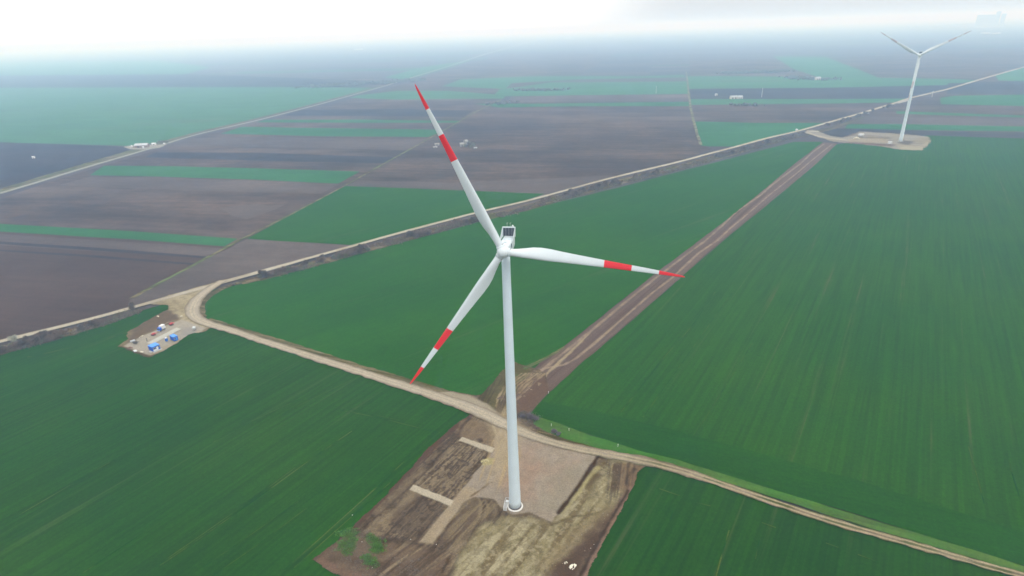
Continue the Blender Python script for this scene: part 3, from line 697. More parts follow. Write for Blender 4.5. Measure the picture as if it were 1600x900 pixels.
# --- far asphalt road, lanes
def paint_plain(p): p.blend(smooth(.25, .5, np.abs(p.u)) * .7, lin(120, 130, 104))
ribbon('field_road', [(-900, 550), (0, 303), (60, 285), (130, 263), (200, 243), (240, 231), (300, 212), (400, 189), (500, 163), (600, 135), (625, 127), (700, 104), (760, 84), (830, 65), (900, 46.5)], [9] * 12 + [26, 34, 40], 8, 7, lin(176, 176, 166), paint_plain, .55, .8)
ribbon('road_verge', [(-900, 545), (0, 300), (60, 281), (130, 259), (200, 239), (240, 227), (300, 209), (400, 186), (500, 160), (600, 133)], [26, 24, 24, 22, 24, 20, 14, 12, 12, 12], 8, 7, lin(112, 122, 86), lambda p: paint_scrub(p), .33, 3)
ribbon('field_lane', [(197, 474), (202, 468), (225, 454), (260, 438), (310, 411), (370, 378), (450, 338), (540, 290), (600, 256), (640, 234), (700, 200), (745, 174), (785, 155)], [5, 4, 4, 3.5, 3.5, 3.5, 3, 3, 4, 4, 4, 5, 6], 4, 6, lin(118, 138, 88), lambda p: paint_scrub(p), .42, .7)
ribbon('field_lane', [(1072, 112), (1074, 125), (1076, 145), (1079, 168), (1083, 186), (1090, 212), (1096, 228)], [5, 5, 5, 5, 4.5, 4.5, 4], 4, 6, lin(150, 158, 120), lambda p: paint_scrub(p), .42, 1.5)

# --- junction and compound yard
JUN = [(183, 543), (200, 531), (197, 521), (222, 506), (248, 492), (262, 485), (262, 478), (240, 477), (225, 476), (258, 464), (300, 452), (348, 438), (385, 432), (345, 446), (322, 460), (312, 475), (311, 490), (320, 500), (333, 512), (318, 520), (300, 522), (283, 534), (258, 549), (233, 561)]
def paint_jun(p):
    x, y = p.P.T
    p.blend(smooth(.45, .62, fbm(x, y, 6, 141, 5)) * .6, lin(150, 138, 108))
    p.blend(smooth(.52, .66, fbm(x, y, 4, 142, 5)) * .5, lin(96, 84, 66))
    p.poly([(262, 462), (300, 452), (350, 440), (318, 462), (308, 480), (310, 500), (333, 512), (300, 520), (285, 510), (280, 495), (290, 478), (278, 470)], lin(196, 184, 154), 2.5, 2.5, 8, .9, 143)
    p.poly([(268, 472), (284, 470), (292, 480), (284, 492), (276, 490), (266, 482)], lin(146, 130, 100), 2, 3, 5, .8, 144)
    p.poly([(284, 456), (305, 454), (315, 455), (295, 463), (282, 463)], lin(150, 132, 102), 1, 1, 4, .8, 145)
    p.poly([(225, 505), (262, 478), (285, 498), (270, 502), (250, 512), (215, 528), (200, 538), (206, 516)], lin(116, 100, 86), 2, 2.5, 5, .85, 146)
    p.poly([(236, 474), (300, 454), (350, 440), (318, 462), (306, 480), (308, 500), (290, 502), (272, 492), (262, 480)], lin(186, 174, 142), 2, 3, 6, .75, 147)
    p.blend(smooth(.5, .6, fbm(x, y, 3, 148, 5)) * .35, lin(126, 110, 82))
    yard = [(193, 542), (216, 530), (248, 515), (270, 506), (284, 500), (320, 514), (316, 519), (283, 533), (258, 548), (233, 557)]
    p.poly(yard, lin(184, 176, 160), .7, .6, 3, 1, 149)
    p.poly([(232, 553), (262, 540), (300, 523), (314, 517), (300, 526), (280, 536), (256, 549), (236, 557)], lin(188, 172, 142), 1.5, 1.5, 5, .7, 150)
    p.poly([(286, 512), (310, 514), (300, 524), (282, 527)], lin(164, 160, 156), 2, 1.5, 5, .6, 151)
    p.line([(186, 543), (233, 559), (260, 550), (286, 535), (318, 521)], 2.2, lin(104, 90, 70), .8, .6, 1, seed=152)
grid_patch('compound_yard', JUN, math.radians(48), .7, lin(140, 126, 100), paint_jun, .58, 1.4, .12)

# --- far hardstand
FAR = [(1262, 203), (1275, 204), (1300, 213), (1315, 215), (1342, 206), (1400, 209), (1452, 214), (1456, 222), (1442, 236), (1405, 235), (1380, 230), (1330, 225), (1300, 222), (1275, 214), (1256, 208)]
def paint_far(p):
    x, y = p.P.T
    p.blend(smooth(.45, .6, fbm(x, y, 22, 161, 5)) * .6, lin(160, 148, 116))
    p.poly([(1300, 207), (1340, 208), (1330, 213), (1315, 216), (1290, 211)], lin(110, 94, 84), 3, 3, 10, .9, 162)
    p.line([(1258, 205), (1265, 210), (1290, 216), (1316, 219)], 9, lin(190, 180, 160), 3, 2, 1, seed=163)
    p.poly([(1335, 215), (1385, 216), (1390, 224), (1318, 222)], lin(174, 162, 138), 2, 2, 10, .9, 164)
    p.line([(1340, 215.5), (1388, 216.5)], 6, lin(96, 80, 60), 2, 2, 1, seed=165)
    p.poly([(1316, 222), (1400, 226), (1395, 230), (1330, 225)], lin(120, 100, 92), 2, 2, 8, .9, 166)
    p.poly([(1405, 219), (1428, 222), (1420, 228), (1404, 224)], lin(104, 96, 86), 3, 3, 8, .9, 167)
    p.poly([(1400, 226), (1440, 228), (1452, 220), (1442, 236), (1408, 234)], lin(190, 182, 156), 3, 3, 8, .7, 168)
    p.streaks(None, math.radians(-60), 4, .5, .65, lin(130, 112, 88), .5, 169, 20)
grid_patch('far_hardstand', FAR, math.radians(36), 2.0, lin(164, 158, 145), paint_far, .62, 3, .1, 4)

# ------------------------------------------------------------------ wind turbine
HUB_H, R_BL = 103.0, 53.0
def blade_mesh():
    sec = [  # radius, chord, thickness ratio, twist deg
        (1.0, 2.3, 1.0, 24), (2.4, 2.25, 1.0, 24), (4.0, 2.4, .86, 24), (6.5, 2.95, .6, 22), (9.0, 3.5, .44, 19), (11.5, 3.75, .36, 16), (14, 3.65, .31, 13), (18, 3.2, .27, 9.5), (23, 2.75, .24, 6), (30, 2.2, .21, 4),
        (30.2, 2.19, .21, 4), (34, 1.92, .2, 3), (37.9, 1.68, .19, 2.2), (38.1, 1.67, .19, 2.2), (42, 1.42, .18, 1.4), (45.6, 1.16, .18, .8), (45.8, 1.15, .18, .8), (49, .86, .17, .2), (51.5, .56, .17, -.3), (52.6, .32, .17, -.5), (53.0, .08, .2, -.5)]
    n = 28; V = []; Fc = []; mi = []
    for (r, c, th, tw) in sec:
        blend = max(0, min(1, (r - 2.0) / 7.5)); cone = math.sin(math.radians(3.5)) * r + (r / R_BL) ** 2 * 2.3
        T = math.radians(tw + 2)
        for k in range(n):
            a = 2 * PI * k / n; s = (1 - math.cos(a)) / 2                # 0 leading edge .. 1 trailing edge
            yt = th * (2.97 * math.sqrt(max(s, 0)) - 1.26 * s - 3.516 * s ** 2 + 2.843 * s ** 3 - 1.036 * s ** 4) / 2 * (1 if a < PI else -1) * c
            xc, yc = (s - .5) * c, math.sin(a) * c * th / 2
            x = (1 - blend) * xc + blend * (s - .30) * c; y = (1 - blend) * yc + blend * yt
            V.append((x * math.cos(T) + y * math.sin(T), r, cone - x * math.sin(T) + y * math.cos(T)))
    for i in range(len(sec) - 1):
        r = sec[i][0] + .01
        m_ = 1 if (30.1 < r < 37.95 or r > 45.7) else 0
        for k in range(n):
            a, b = i * n + k, i * n + (k + 1) % n; Fc.append((a, b, b + n, a + n)); mi.append(m_)
    Fc.append(tuple(range((len(sec) - 1) * n, len(sec) * n))); mi.append(1)
    me = bpy.data.meshes.new('blade'); me.from_pydata(V, [], Fc); me.materials.append(white_paint); me.materials.append(red_paint)
    for p, q in zip(me.polygons, mi): p.material_index = q; p.use_smooth = True
    bm = bmesh.new(); bm.from_mesh(me); bmesh.ops.recalc_face_normals(bm, faces=bm.faces); bm.to_mesh(me); bm.free()
    return me
BLADE = blade_mesh()

def turbine(name, loc, yaw, tilt, phase, label, scale=1.0, stair_az=PI, hazed=False):
    root = empty(name, (loc[0], loc[1], .62), 0, scale); tag(root, label, 'wind turbine', 'wind turbines')
    # tower: tapered steel tube with section flanges
    b = MB(); prof = []
    Ht = HUB_H - 2.2
    for k in range(41):
        z = .55 + (Ht - .55) * k / 40; prof.append((2.2 - .25 * min(1, k / 14) - .62 * (k / 40), z))
    b.lathe(prof, 48)
    b.build('tower', grey_paint, root)
    for zz in (22.0, 47.5, 74.5):
        rr = 2.2 - .25 * min(1, (zz / Ht) * 40 / 14) - .62 * zz / Ht
        f = MB(); f.lathe([(rr + .01, zz - .09), (rr + .035, zz - .07), (rr + .035, zz + .07), (rr + .01, zz + .09)], 48); f.build('flange', grey_paint, root)
    f = MB(); f.lathe([(3.0, -.5), (2.95, .12), (2.8, .3), (2.5, .32)], 48); f.build('foundation', concrete, root)
    f = MB(); f.lathe([(2.42, .3), (2.42, .55), (2.24, .62), (2.2, .7)], 48); f.build('base_ring', dark_metal, root)
    d = MB(); a = stair_az; dr = Vector((math.cos(a), math.sin(a), 0)); tg = Vector((dr.y, -dr.x, 0))
    d.box(tuple(dr * 2.17 + Vector((0, 0, 3.0))), (.16, 1.0, 2.2), a, .05); d.build('door', galv, root)
    st = MB(); st.box(tuple(dr * 2.95 + Vector((0, 0, 1.85))), (1.3, 1.2, .08), a)
    for k in range(8):
        q = dr * 3.2 - tg * (.95 + k * .29) + Vector((0, 0, 1.68 - k * .22)); st.box(tuple(q), (.9, .22, .05), a)
    for sgn in (-.55, .55):
        st.tube(tuple(dr * (3.2 + sgn) - tg * .75 + Vector((0, 0, 1.8))), tuple(dr * (3.2 + sgn) - tg * 3.1 + Vector((0, 0, .02))), .07, n=6)
    for s1, s2 in ((.6, .6), (-.6, .6)): st.tube(tuple(dr * (3.0 + s1) + tg * s2 + Vector((0, 0, 0))), tuple(dr * (3.0 + s1) + tg * s2 + Vector((0, 0, 1.85))), .05, n=6)
    sto = st.build('stair', galv, root)
    hr = MB()
    for sgn in (-.55, .55):
        p0 = dr * (3.2 + sgn) - tg * .75 + Vector((0, 0, 2.85)); p1 = dr * (3.2 + sgn) - tg * 3.1 + Vector((0, 0, 1.05))
        hr.tube(tuple(p0), tuple(p1), .06, n=6)
        for t in (0, .33, .66, 1): q = p0.lerp(p1, t); hr.tube(tuple(q), tuple(q - Vector((0, 0, 1.0))), .04, n=6)
    c0 = dr * 3.7 + tg * .7 + Vector((0, 0, 2.9)); c1 = dr * 3.7 - tg * .7 + Vector((0, 0, 2.9)); c2 = dr * 2.4 + tg * .7 + Vector((0, 0, 2.9))
    hr.tube(tuple(c0), tuple(c1), .06, n=6); hr.tube(tuple(c0), tuple(c2), .06, n=6)
    for q in (c0, c1, c2): hr.tube(tuple(q), tuple(q - Vector((0, 0, 1.05))), .04, n=6)
    hr.build('handrail', galv, sto)
    # nacelle frame: local +Z of M is the rotor axis (towards the wind), local +Y is up
    n = Vector((math.sin(yaw) * math.cos(tilt), -math.cos(yaw) * math.cos(tilt), math.sin(tilt)))
    u = Vector((math.cos(yaw), math.sin(yaw), 0)); v = n.cross(u)
    if v.z < 0: v = -v
    MR = Matrix.Identity(4)
    for i in range(3): MR[i][0] = u[i]; MR[i][1] = v[i]; MR[i][2] = n[i]
    MN = Matrix.Translation((0, 0, HUB_H)) @ MR
    OH = 4.6
    nb = MB()
    # hull lofted along the axis: (z, half width, bottom, top)
    hull = [(2.9, 1.15, -1.25, 1.15), (2.5, 1.45, -1.55, 1.45), (1.2, 1.72, -1.85, 1.72), (-1.5, 1.85, -2.0, 1.9), (-5.5, 1.85, -1.95, 1.95), (-8.2, 1.8, -1.55, 1.95), (-9.0, 1.65, -1.3, 1.85)]
    rings = []
    for (z, hw, b0, t0) in hull:
        pts = []
        for k in range(28):
            a = 2 * PI * k / 28; ca, sa = math.cos(a), math.sin(a); e = .42
            pts.append(((hw * math.copysign(abs(ca) ** e, ca)), (t0 + b0) / 2 + (t0 - b0) / 2 * math.copysign(abs(sa) ** e, sa), z))
        rings.append([nb.bm.verts.new(q) for q in pts])
    for A, B in zip(rings, rings[1:]):
        for k in range(28): f = nb.bm.faces.new((A[k], A[(k + 1) % 28], B[(k + 1) % 28], B[k])); f.smooth = True
    nb.bm.faces.new(rings[0]); nb.bm.faces.new(rings[-1])
    no = nb.build('nacelle', white_paint, root); no.matrix_local = MN
    for c_, d_ in (((0, 1.93, .2), (1.0, .06, .7)), ((.75, 1.96, -3.2), (.8, .06, .9)), ((-.7, 1.96, -3.2), (.8, .06, .9))):
        hb = MB(); hb.box(c_, d_, 0, .02); hb.build('hatch', grey_paint, no)
    vn = MB(); vn.box((1.83, .6, -.6), (.12, 1.3, 1.0), 0, .03); vn.build('vent', dark_grille, no)
    # rooftop cooler at the rear: rounded frame, dark radiator core, side fins
    fr = MB(); zc = -7.6; w_, h0, h1 = 1.95, 1.75, 4.75
    fr.box((0, h1, zc), (2 * w_ + .35, .3, .75), 0, .12)
    for sx in (-1, 1):
        fr.box((sx * w_, (h0 + h1) / 2, zc), (.26, h1 - h0 + .1, .75), 0, .1)
        fr.prism([(0, 0), (5.6, 0), (.55, 2.9), (0, 2.9)], -.05, .05, M=Matrix.Translation((sx * (w_ + .03), h0, zc + .3)) @ Matrix(((0, 0, 1, 0), (0, 1, 0, 0), (1, 0, 0, 0), (0, 0, 0, 1))))
    fo = fr.build('cooler_frame', white_paint, no)
    rd = MB(); rd.box((0, (h0 + h1) / 2 + .1, zc), (2 * w_ - .2, h1 - h0 - .3, .3)); rdo = rd.build('radiator', dark_grille, no)
    fn = MB()
    for k in range(1, 4): fn.box((-w_ + k * w_ / 2, (h0 + h1) / 2, zc + .17), (.05, h1 - h0 - .4, .06))
    fn.build('radiator_bar', galv, rdo)
    for sx in (-.55, .45):
        am = MB(); am.tube((sx, h1 + .1, zc), (sx, h1 + 1.35, zc), .045, n=6); am.tube((sx - .22, h1 + 1.35, zc), (sx + .22, h1 + 1.35, zc), .04, n=6); am.blob((sx + .22, h1 + 1.45, zc), (.2, .16, .2), 1, 0); am.build('anemometer', galv, no)
    be = MB(); be.lathe([(.28, 0), (.3, .3), (.22, .55), (.08, .65)], 14, M=Matrix.Translation((1.25, h1 + .12, zc)) @ Matrix.Rotation(-PI / 2, 4, 'X')); be.build('beacon', white_sheet, no)
    # hub and nose cone
    MH = MN @ Matrix.Translation((0, 0, OH))
    hbm = MB(); hbm.lathe([(1.25, -1.75), (1.62, -1.5), (1.82, -.9), (1.88, 0), (1.78, .75), (1.5, 1.4), (1.08, 1.85), (.55, 2.1), (.12, 2.17)], 40)
    for k in range(3):
        a = phase + k * 2 * PI / 3; dd = Vector((math.cos(a), math.sin(a), 0))
        hbm.tube(tuple(dd * 1.0), tuple(dd * 2.15), 1.34, 1.27, 32)
    ho_ = hbm.build('hub', white_paint, root, True); ho_.matrix_local = MH
    for k in range(3):
        dk = MB(); a = phase + k * 2 * PI / 3; dd = Vector((math.cos(a), math.sin(a), 0)); dk.tube(tuple(dd * 2.14), tuple(dd * 2.26), 1.21, 1.21, 32)
        dk.build('blade_bearing', dark_metal, ho_)
    bl = BLADE
    if hazed: bl = BLADE.copy(); bl.materials[1] = simple('hazed_red_paint', (.46, .39, .40), .5, .05, .3)  # distance haze put into the colour: red bands painted pale
    for k in range(3):
        a = phase + k * 2 * PI / 3
        bo = bpy.data.objects.new('blade', bl); COL.objects.link(bo); bo.parent = root
        # blade local: y = span, x = chord towards trailing edge (counter-clockwise seen from upwind), z = upwind
        dv = (math.cos(a), math.sin(a)); tv = (-math.sin(a), math.cos(a))
        Mb = Matrix.Identity(4)
        Mb[0][0], Mb[1][0] = tv; Mb[0][1], Mb[1][1] = dv
        # (t, d, n) handedness is mirrored by flipping x of the section when needed
        Mb[2][2] = 1
        bo.matrix_local = MH @ Mb
    return root
b1 = g(805, 793); b2 = g(1407, 221)
turbine('wind_turbine', b1, -.1587, math.radians(5), 2.003, 'tall white wind turbine with red striped blades on the gravel pad beside the service road', 1.0, math.radians(165))
turbine('wind_turbine', b2, -.666, math.radians(5), .517, 'distant hazy white wind turbine on its own pad, two blades raised in a V', 1.12, math.radians(200), hazed=True)

# @@OBJ
# ------------------------------------------------------------------ thin tramlines in the crop
def tram(pts, w_=.55, a=.8, z=.50, col=lin(128, 138, 84)):
    def pt(p):
        p.blend(1 - .62 * a * smooth(.40, .68, fbm(p.t, p.t * 0, 9, int(pts[0][0]) % 97, 4)), (.022, .105, .007))
    ribbon('wheel_track', pts, [w_ * .75] * len(pts), 2.0, 4, col, pt, z, .1, .0)
tram([(430, 905), (486, 856), (540, 807), (589, 763), (650, 705), (690, 668)], .6, .9)
tram([(445, 902), (489, 863), (545, 813), (604, 761), (640, 728)], .5, .8)
tram([(233, 897), (300, 852), (400, 782), (480, 723), (560, 668)], .7, .9)
tram([(225, 900), (300, 848), (400, 778), (475, 722)], .5, .7)
tram([(300, 900), (400, 832), (480, 775)], .45, .6); tram([(335, 900), (400, 855), (480, 795)], .45, .6)
tram([(0, 823), (60, 790), (113, 757), (200, 708)], .6, .7); tram([(130, 897), (200, 850), (250, 818)], .55, .7)
tram([(320, 700), (400, 655), (480, 620)], .5, .6); tram([(430, 655), (480, 628), (560, 590)], .5, .5)
tram([(520, 640), (600, 655), (660, 672), (700, 680)], .5, .7); tram([(505, 632), (580, 648), (650, 664)], .4, .5)
tram([(60, 540), (140, 522), (200, 510)], 1.0, .5, .50, lin(120, 130, 80)); tram([(30, 562), (110, 545), (190, 524), (230, 512)], 1.2, .7, .50, lin(130, 132, 84))
tram([(1139, 830), (1128, 868), (1118, 905)], .5, .9); tram([(1051, 800), (1047, 815)], .5, .9); tram([(1186, 845), (1180, 875)], .4, .7)
tram([(1030, 765), (1062, 776)], .45, .8); tram([(1085, 786), (1110, 792)], .4, .8); tram([(1340, 868), (1372, 880)], .5, .8); tram([(1190, 818), (1212, 826)], .45, .8)
tram([(1320, 836), (1365, 850)], .45, .7); tram([(1290, 850), (1310, 857)], .4, .7)
tram([(965, 652), (1000, 607), (1037, 600 - 40), (1082, 510), (1122, 450)], .6, .6, .50); tram([(1000, 660), (1050, 590), (1100, 520), (1150, 450)], .5, .5)
tram([(1080, 690), (1130, 610), (1180, 530)], .5, .45); tram([(1592, 777), (1582, 745), (1572, 710)], .6, .7); tram([(1540, 800), (1525, 740), (1510, 690)], .5, .5)

# concrete slab strip in the yard
sheet('path', G([(230, 538), (276, 513.5), (284, 516), (238, 540)]), .85, simple('worn_concrete', (.33, .32, .27), .9, .15, .6))

# ------------------------------------------------------------------ shrubs and trees
def crown_mesh(name, R, H, n, seed, blade=(.35, 1.1), wid=.07, z0=.15, shape=1.0, clumps=7):
    rg = np.random.default_rng(seed)
    cl = rg.uniform(-1, 1, (clumps, 3)); cl[:, :2] *= R * .62; cl[:, 2] = H * (.3 + .5 * rg.random(clumps)); cr_ = (R * .32 + R * .28 * rg.random(clumps))
    V, Fc = [], []
    for i in range(n):
        k = rg.integers(clumps); d = rg.normal(size=3); d /= np.linalg.norm(d); q = cl[k] + d * cr_[k] * (.35 + .65 * rg.random() ** .5) * np.array([1, 1, H / (2 * R) * shape])
        if q[2] < z0: q[2] = z0 + rg.random() * .4
        dirv = d * .7 + np.array([0, 0, .75]) + rg.normal(size=3) * .35; dirv /= np.linalg.norm(dirv)
        s = np.cross(dirv, rg.normal(size=3)); s /= np.linalg.norm(s); l = rg.uniform(*blade); w2 = wid * rg.uniform(.6, 1.5)
        b = len(V); V += [q - s * w2, q + s * w2, q + dirv * l * .6 + s * w2 * .8, q + dirv * l, q + dirv * l * .6 - s * w2 * .8]; Fc.append((b, b + 1, b + 2, b + 3, b + 4))
    me = bpy.data.meshes.new(name); me.from_pydata([tuple(v) for v in V], [], Fc); return me
def stem_mesh(name, R, H, nst, seed, r0=.07, split=True):
    rs = random.Random(seed); b = MB()
    for i in range(nst):
        a = rs.uniform(0, 6.28); o = Vector((math.cos(a), math.sin(a), 0)) * rs.uniform(0, .15 * R)
        p = o.copy(); r = r0 * rs.uniform(.7, 1.2); d = Vector((math.cos(a) * .45, math.sin(a) * .45, 1)).normalized() if nst > 1 else Vector((rs.uniform(-.08, .08), rs.uniform(-.08, .08), 1)).normalized()
        segs = 4; L_ = H * rs.uniform(.6, .85) / segs
        for k in range(segs):
            q = p + d * L_; b.tube(tuple(p), tuple(q), r, r * .7, 6, caps=False); p2 = q
            if split and k >= 1:
                for _ in range(2):
                    e = (d + Vector((rs.uniform(-1, 1), rs.uniform(-1, 1), rs.uniform(0, .6))) * .8).normalized(); b.tube(tuple(p2), tuple(p2 + e * L_ * 1.1), r * .5, r * .15, 5, caps=False)
            p = q; r *= .7; d = (d + Vector((rs.uniform(-.2, .2), rs.uniform(-.2, .2), .1))).normalized()
    bmesh.ops.recalc_face_normals(b.bm, faces=b.bm.faces); me = bpy.data.meshes.new(name); b.bm.to_mesh(me); b.bm.free(); return me
def mk_kind(R, H, n, seed, mat, nst, r0=.07, **kw):
    c = crown_mesh('crown', R, H, n, seed, **kw); c.materials.append(mat); s = stem_mesh('trunk', R, H, nst, seed, r0); s.materials.append(bark); return c, s
SHRUBS = [mk_kind(1.9, 3.0, 620, 1, twig_mat, 5), mk_kind(2.4, 3.8, 760, 2, twig_mat, 6), mk_kind(1.6, 2.4, 520, 3, twig_green, 5), mk_kind(2.2, 4.6, 760, 4, twig_dark, 5), mk_kind(2.8, 3.2, 800, 5, twig_mat, 7)]
TREES = [mk_kind(3.0, 7.5, 900, 11, twig_dark, 1, .2, clumps=10, blade=(.5, 1.6)), mk_kind(4.0, 9.5, 1100, 12, twig_green, 1, .26, clumps=12, blade=(.5, 1.8), wid=.11), mk_kind(3.2, 6.0, 1000, 13, twig_pale, 3, .14, clumps=9, blade=(.4, 1.2))]
def plant(name, kind, x, y, z, s, label, cat, group=None):
    o = empty(name, (x, y, z), random.uniform(0, 6.28), s); tag(o, label, cat, group)
    for nm, me in zip(('crown', 'trunk'), kind):
        c = bpy.data.objects.new(nm, me); COL.objects.link(c); c.parent = o
    return o
def belt(pts, wid, n, s0, s1, label, group, kinds, seed, dens=None):
    rs = random.Random(seed); P, t = resample(G(pts), 2.0); d = np.gradient(P, axis=0); d /= np.hypot(*d.T)[:, None]
    k = 0
    while k < n:
        i = rs.randrange(len(P)); x, y = P[i]
        if fbm(np.array([x]), np.array([y]), 22, seed, 3)[0] < rs.uniform(.36, .6): continue
        o = rs.gauss(0, wid / 4); o = max(-wid / 2, min(wid / 2, o))
        plant('shrub', kinds[rs.randrange(len(kinds))], x - d[i][1] * o, y + d[i][0] * o, .5, rs.uniform(s0, s1), label, 'shrub', group); k += 1
S = SHRUBS
def undergrowth(pts, wid, n, hgt, wb, seed, label):
    rg = np.random.default_rng(seed); P, t = resample(G(pts), 2.0); d = np.gradient(P, axis=0); d /= np.hypot(*d.T)[:, None]
    V, Fc, mi = [], [], []
    while len(Fc) < n:
        i = rg.integers(len(P)); o = rg.normal() * wid / 4.2; x, y = P[i] + np.array([-d[i][1], d[i][0]]) * o + rg.normal(size=2) * 1.0
        dn = fbm(np.array([x]), np.array([y]), 9, seed, 3)[0]
        if dn < rg.uniform(.42, .6): continue
        h_ = hgt * rg.uniform(.35, 1.2) * (.4 + dn); m_ = int(rg.random() * 3.2) % 3
        for _ in range(5):
            a = rg.uniform(0, 6.28); q = np.array([x + rg.normal() * .5, y + rg.normal() * .5, .5]); tp = q + np.array([rg.normal() * .35 * h_, rg.normal() * .35 * h_, h_]); s_ = np.array([math.cos(a), math.sin(a), 0]) * wb
            b = len(V); V += [q - s_ * .4, q + s_ * .4, (q + tp) / 2 + s_, tp, (q + tp) / 2 - s_]; Fc.append((b, b + 1, b + 2, b + 3, b + 4)); mi.append(m_)
    me = bpy.data.meshes.new('undergrowth'); me.from_pydata([tuple(v) for v in V], [], Fc); o = link('undergrowth', me, [twig_mat, twig_dark, twig_green]); me.polygons.foreach_set('material_index', mi)
    stuff(tag(o, label, 'undergrowth'))
undergrowth([(-60, 568), (0, 552), (60, 536), (120, 519), (180, 500), (222, 484)], 10, 9500, 1.4, .10, 51, 'dense low brown scrub filling the belt left of the road junction')
undergrowth([(360, 449), (400, 438), (480, 416), (560, 395.5), (640, 373), (700, 356.5), (760, 341.5)], 11, 20000, 1.5, .12, 52, 'dense low brown scrub filling the belt behind the near turbine')
undergrowth([(775, 340), (860, 316), (935, 294.5), (1000, 278.5), (1060, 263), (1100, 252.5), (1150, 239), (1200, 225), (1260, 210)], 13, 24000, 1.7, .19, 53, 'dense low dark scrub filling the distant belt right of the near turbine')
undergrowth([(815, 650), (832, 656), (845, 664)], 5, 2500, .9, .06, 54, 'low brown scrub round the bare bushes at the field track mouth')
belt([(-60, 566), (0, 551), (60, 536), (120, 519), (180, 500), (215, 487)], 9, 62, .55, 1.2, 'bare grey brown shrub in the belt below the dirt road, left of the road junction', 'shrubs in the left roadside belt', [S[0], S[1], S[2], S[3], S[4]], 3)
belt([(400, 438), (480, 416), (560, 395.5), (640, 373), (700, 356.5), (760, 341.5)], 10, 85, .75, 1.35, 'bare grey brown shrub in the belt below the dirt road, behind the near turbine blades', 'shrubs in the middle roadside belt', [S[0], S[1], S[3], S[4], S[2]], 4)
belt([(790, 335), (860, 315.5), (935, 294), (1000, 278), (1060, 262.5), (1100, 252), (1150, 238.5), (1200, 224.5), (1255, 211)], 11, 105, .75, 1.45, 'bare dark shrub in the distant belt along the dirt road, right of the near turbine', 'shrubs in the far roadside belt', [S[1], S[3], S[4], S[0]], 5)
belt([(1290, 199), (1330, 186), (1365, 175), (1400, 165)], 12, 26, .9, 1.5, 'bare dark shrub beside the dirt road just past the distant turbine turnoff', 'shrubs past the turnoff', [S[3], S[1]], 6)
for q, k, s_, lab in (((22, 537), 2, .85, 'pale yellowish willow bush by the dirt road at the left edge of the picture'),
                      ((208, 487), 0, .85, 'small dark bare tree standing alone where the lane meets the dirt road'),
                      ((128, 518), 0, .6, 'thin dark bare tree among the shrubs midway along the left stretch of dirt road')):
    x, y = g(*q); plant('tree', TREES[k], x, y, .5, s_, lab, 'tree')
for q, s_, lab in (((818, 653), .75, 'bare purplish bush closest behind the near tower at the field track mouth'), ((828, 655), .85, 'bare purplish bush at the corner of the right hand wheat field'),
                   ((837, 658), .7, 'low bare bush right of the field track mouth, beside the bright verge'), ((867, 678), .7, 'lone bare bush on the bright green verge above the service road'), ((872, 681), .55, 'smaller bare bush touching the lone verge bush above the service road')):
    x, y = g(*q); plant('shrub', mk_kind(2.0, 2.2, 700, int(q[0]), simple('purplish_twigs', (.17, .145, .15), .95, .3, .4), 6), x, y, .5, s_, lab, 'shrub', 'bushes by the service road')

# ragged weeds on the spoil corner
def weeds(polys, n, seed):
    rg = np.random.default_rng(seed); V, Fc = [], []
    for q in polys:
        O = G(q); lo, hi = O.min(0) - 1.5, O.max(0) + 1.5; c = rg.uniform(lo, hi, (n * 3, 2)); k = sdist(c, O) + (fbm(c[:, 0], c[:, 1], 1.5, seed, 3) - .5) * 5 < .4
        for x, y in c[k][:n]:
            for _ in range(4):
                a = rg.uniform(0, 6.28); h_ = rg.uniform(.15, .6); p0 = np.array([x + rg.normal() * .2, y + rg.normal() * .2, .6]); tp = p0 + np.array([rg.normal() * .25, rg.normal() * .25, h_]); s_ = np.array([math.cos(a), math.sin(a), 0]) * .1
                b = len(V); V += [p0 - s_, p0 + s_, tp]; Fc.append((b, b + 1, b + 2))
    me = bpy.data.meshes.new('weeds'); me.from_pydata([tuple(v) for v in V], [], Fc)
    stuff(tag(link('weeds', me, simple('weed_leaf', (.075, .19, .02), .9, .4, .8)), 'patches of bright green weeds on the lower left corner of the pad', 'weeds'))
weeds([[(527, 835), (545, 828), (560, 834), (556, 846), (540, 843)], [(532, 850), (548, 845), (556, 852), (548, 866), (530, 864)],
       [(574, 842), (588, 840), (601, 852), (596, 862), (584, 857), (576, 850)], [(566, 872), (578, 870), (588, 880), (586, 888), (572, 884)], [(588, 853), (596, 858), (592, 866), (580, 862)]], 260, 5)
# clods and stones strewn over the dug-over earth
def clods(poly, n, s0, s1, z, mat, seed, label):
    rg = np.random.default_rng(seed); O = G(poly); c = rg.uniform(O.min(0), O.max(0), (n * 4, 2)); c = c[(sdist(c, O) < -1) & (fbm(c[:, 0], c[:, 1], 6, seed, 4) > .5)][:n]
    ico = bmesh.new(); bmesh.ops.create_icosphere(ico, subdivisions=1, radius=.5); iv = np.array([v.co[:] for v in ico.verts]); fi = np.array([[v.index for v in f.verts] for f in ico.faces]); ico.free()
    V, Fc = [], []
    for i, (x, y) in enumerate(c):
        s_ = s0 + (s1 - s0) * rg.random() ** 3; v = iv * (1 + rg.uniform(-.3, .3, (len(iv), 1))) * s_ * np.array([1, rg.uniform(.6, 1), rg.uniform(.4, .8)]); V.append(v + [x, y, z + s_ * .1]); Fc.append(fi + i * len(iv))
    me = bpy.data.meshes.new('clods'); me.from_pydata(np.vstack(V).tolist(), [], np.vstack(Fc).tolist()); stuff(tag(link('clods', me, mat), label, 'clods'))
clods([(520, 851), (560, 820), (590, 830), (630, 845), (657, 853), (700, 900), (560, 910), (495, 880)], 1500, .15, .6, .6, simple('clod_earth', (.10, .078, .06), .95, .3, 1), 3, 'loose dark clods over the dug earth left of the gravel drive')
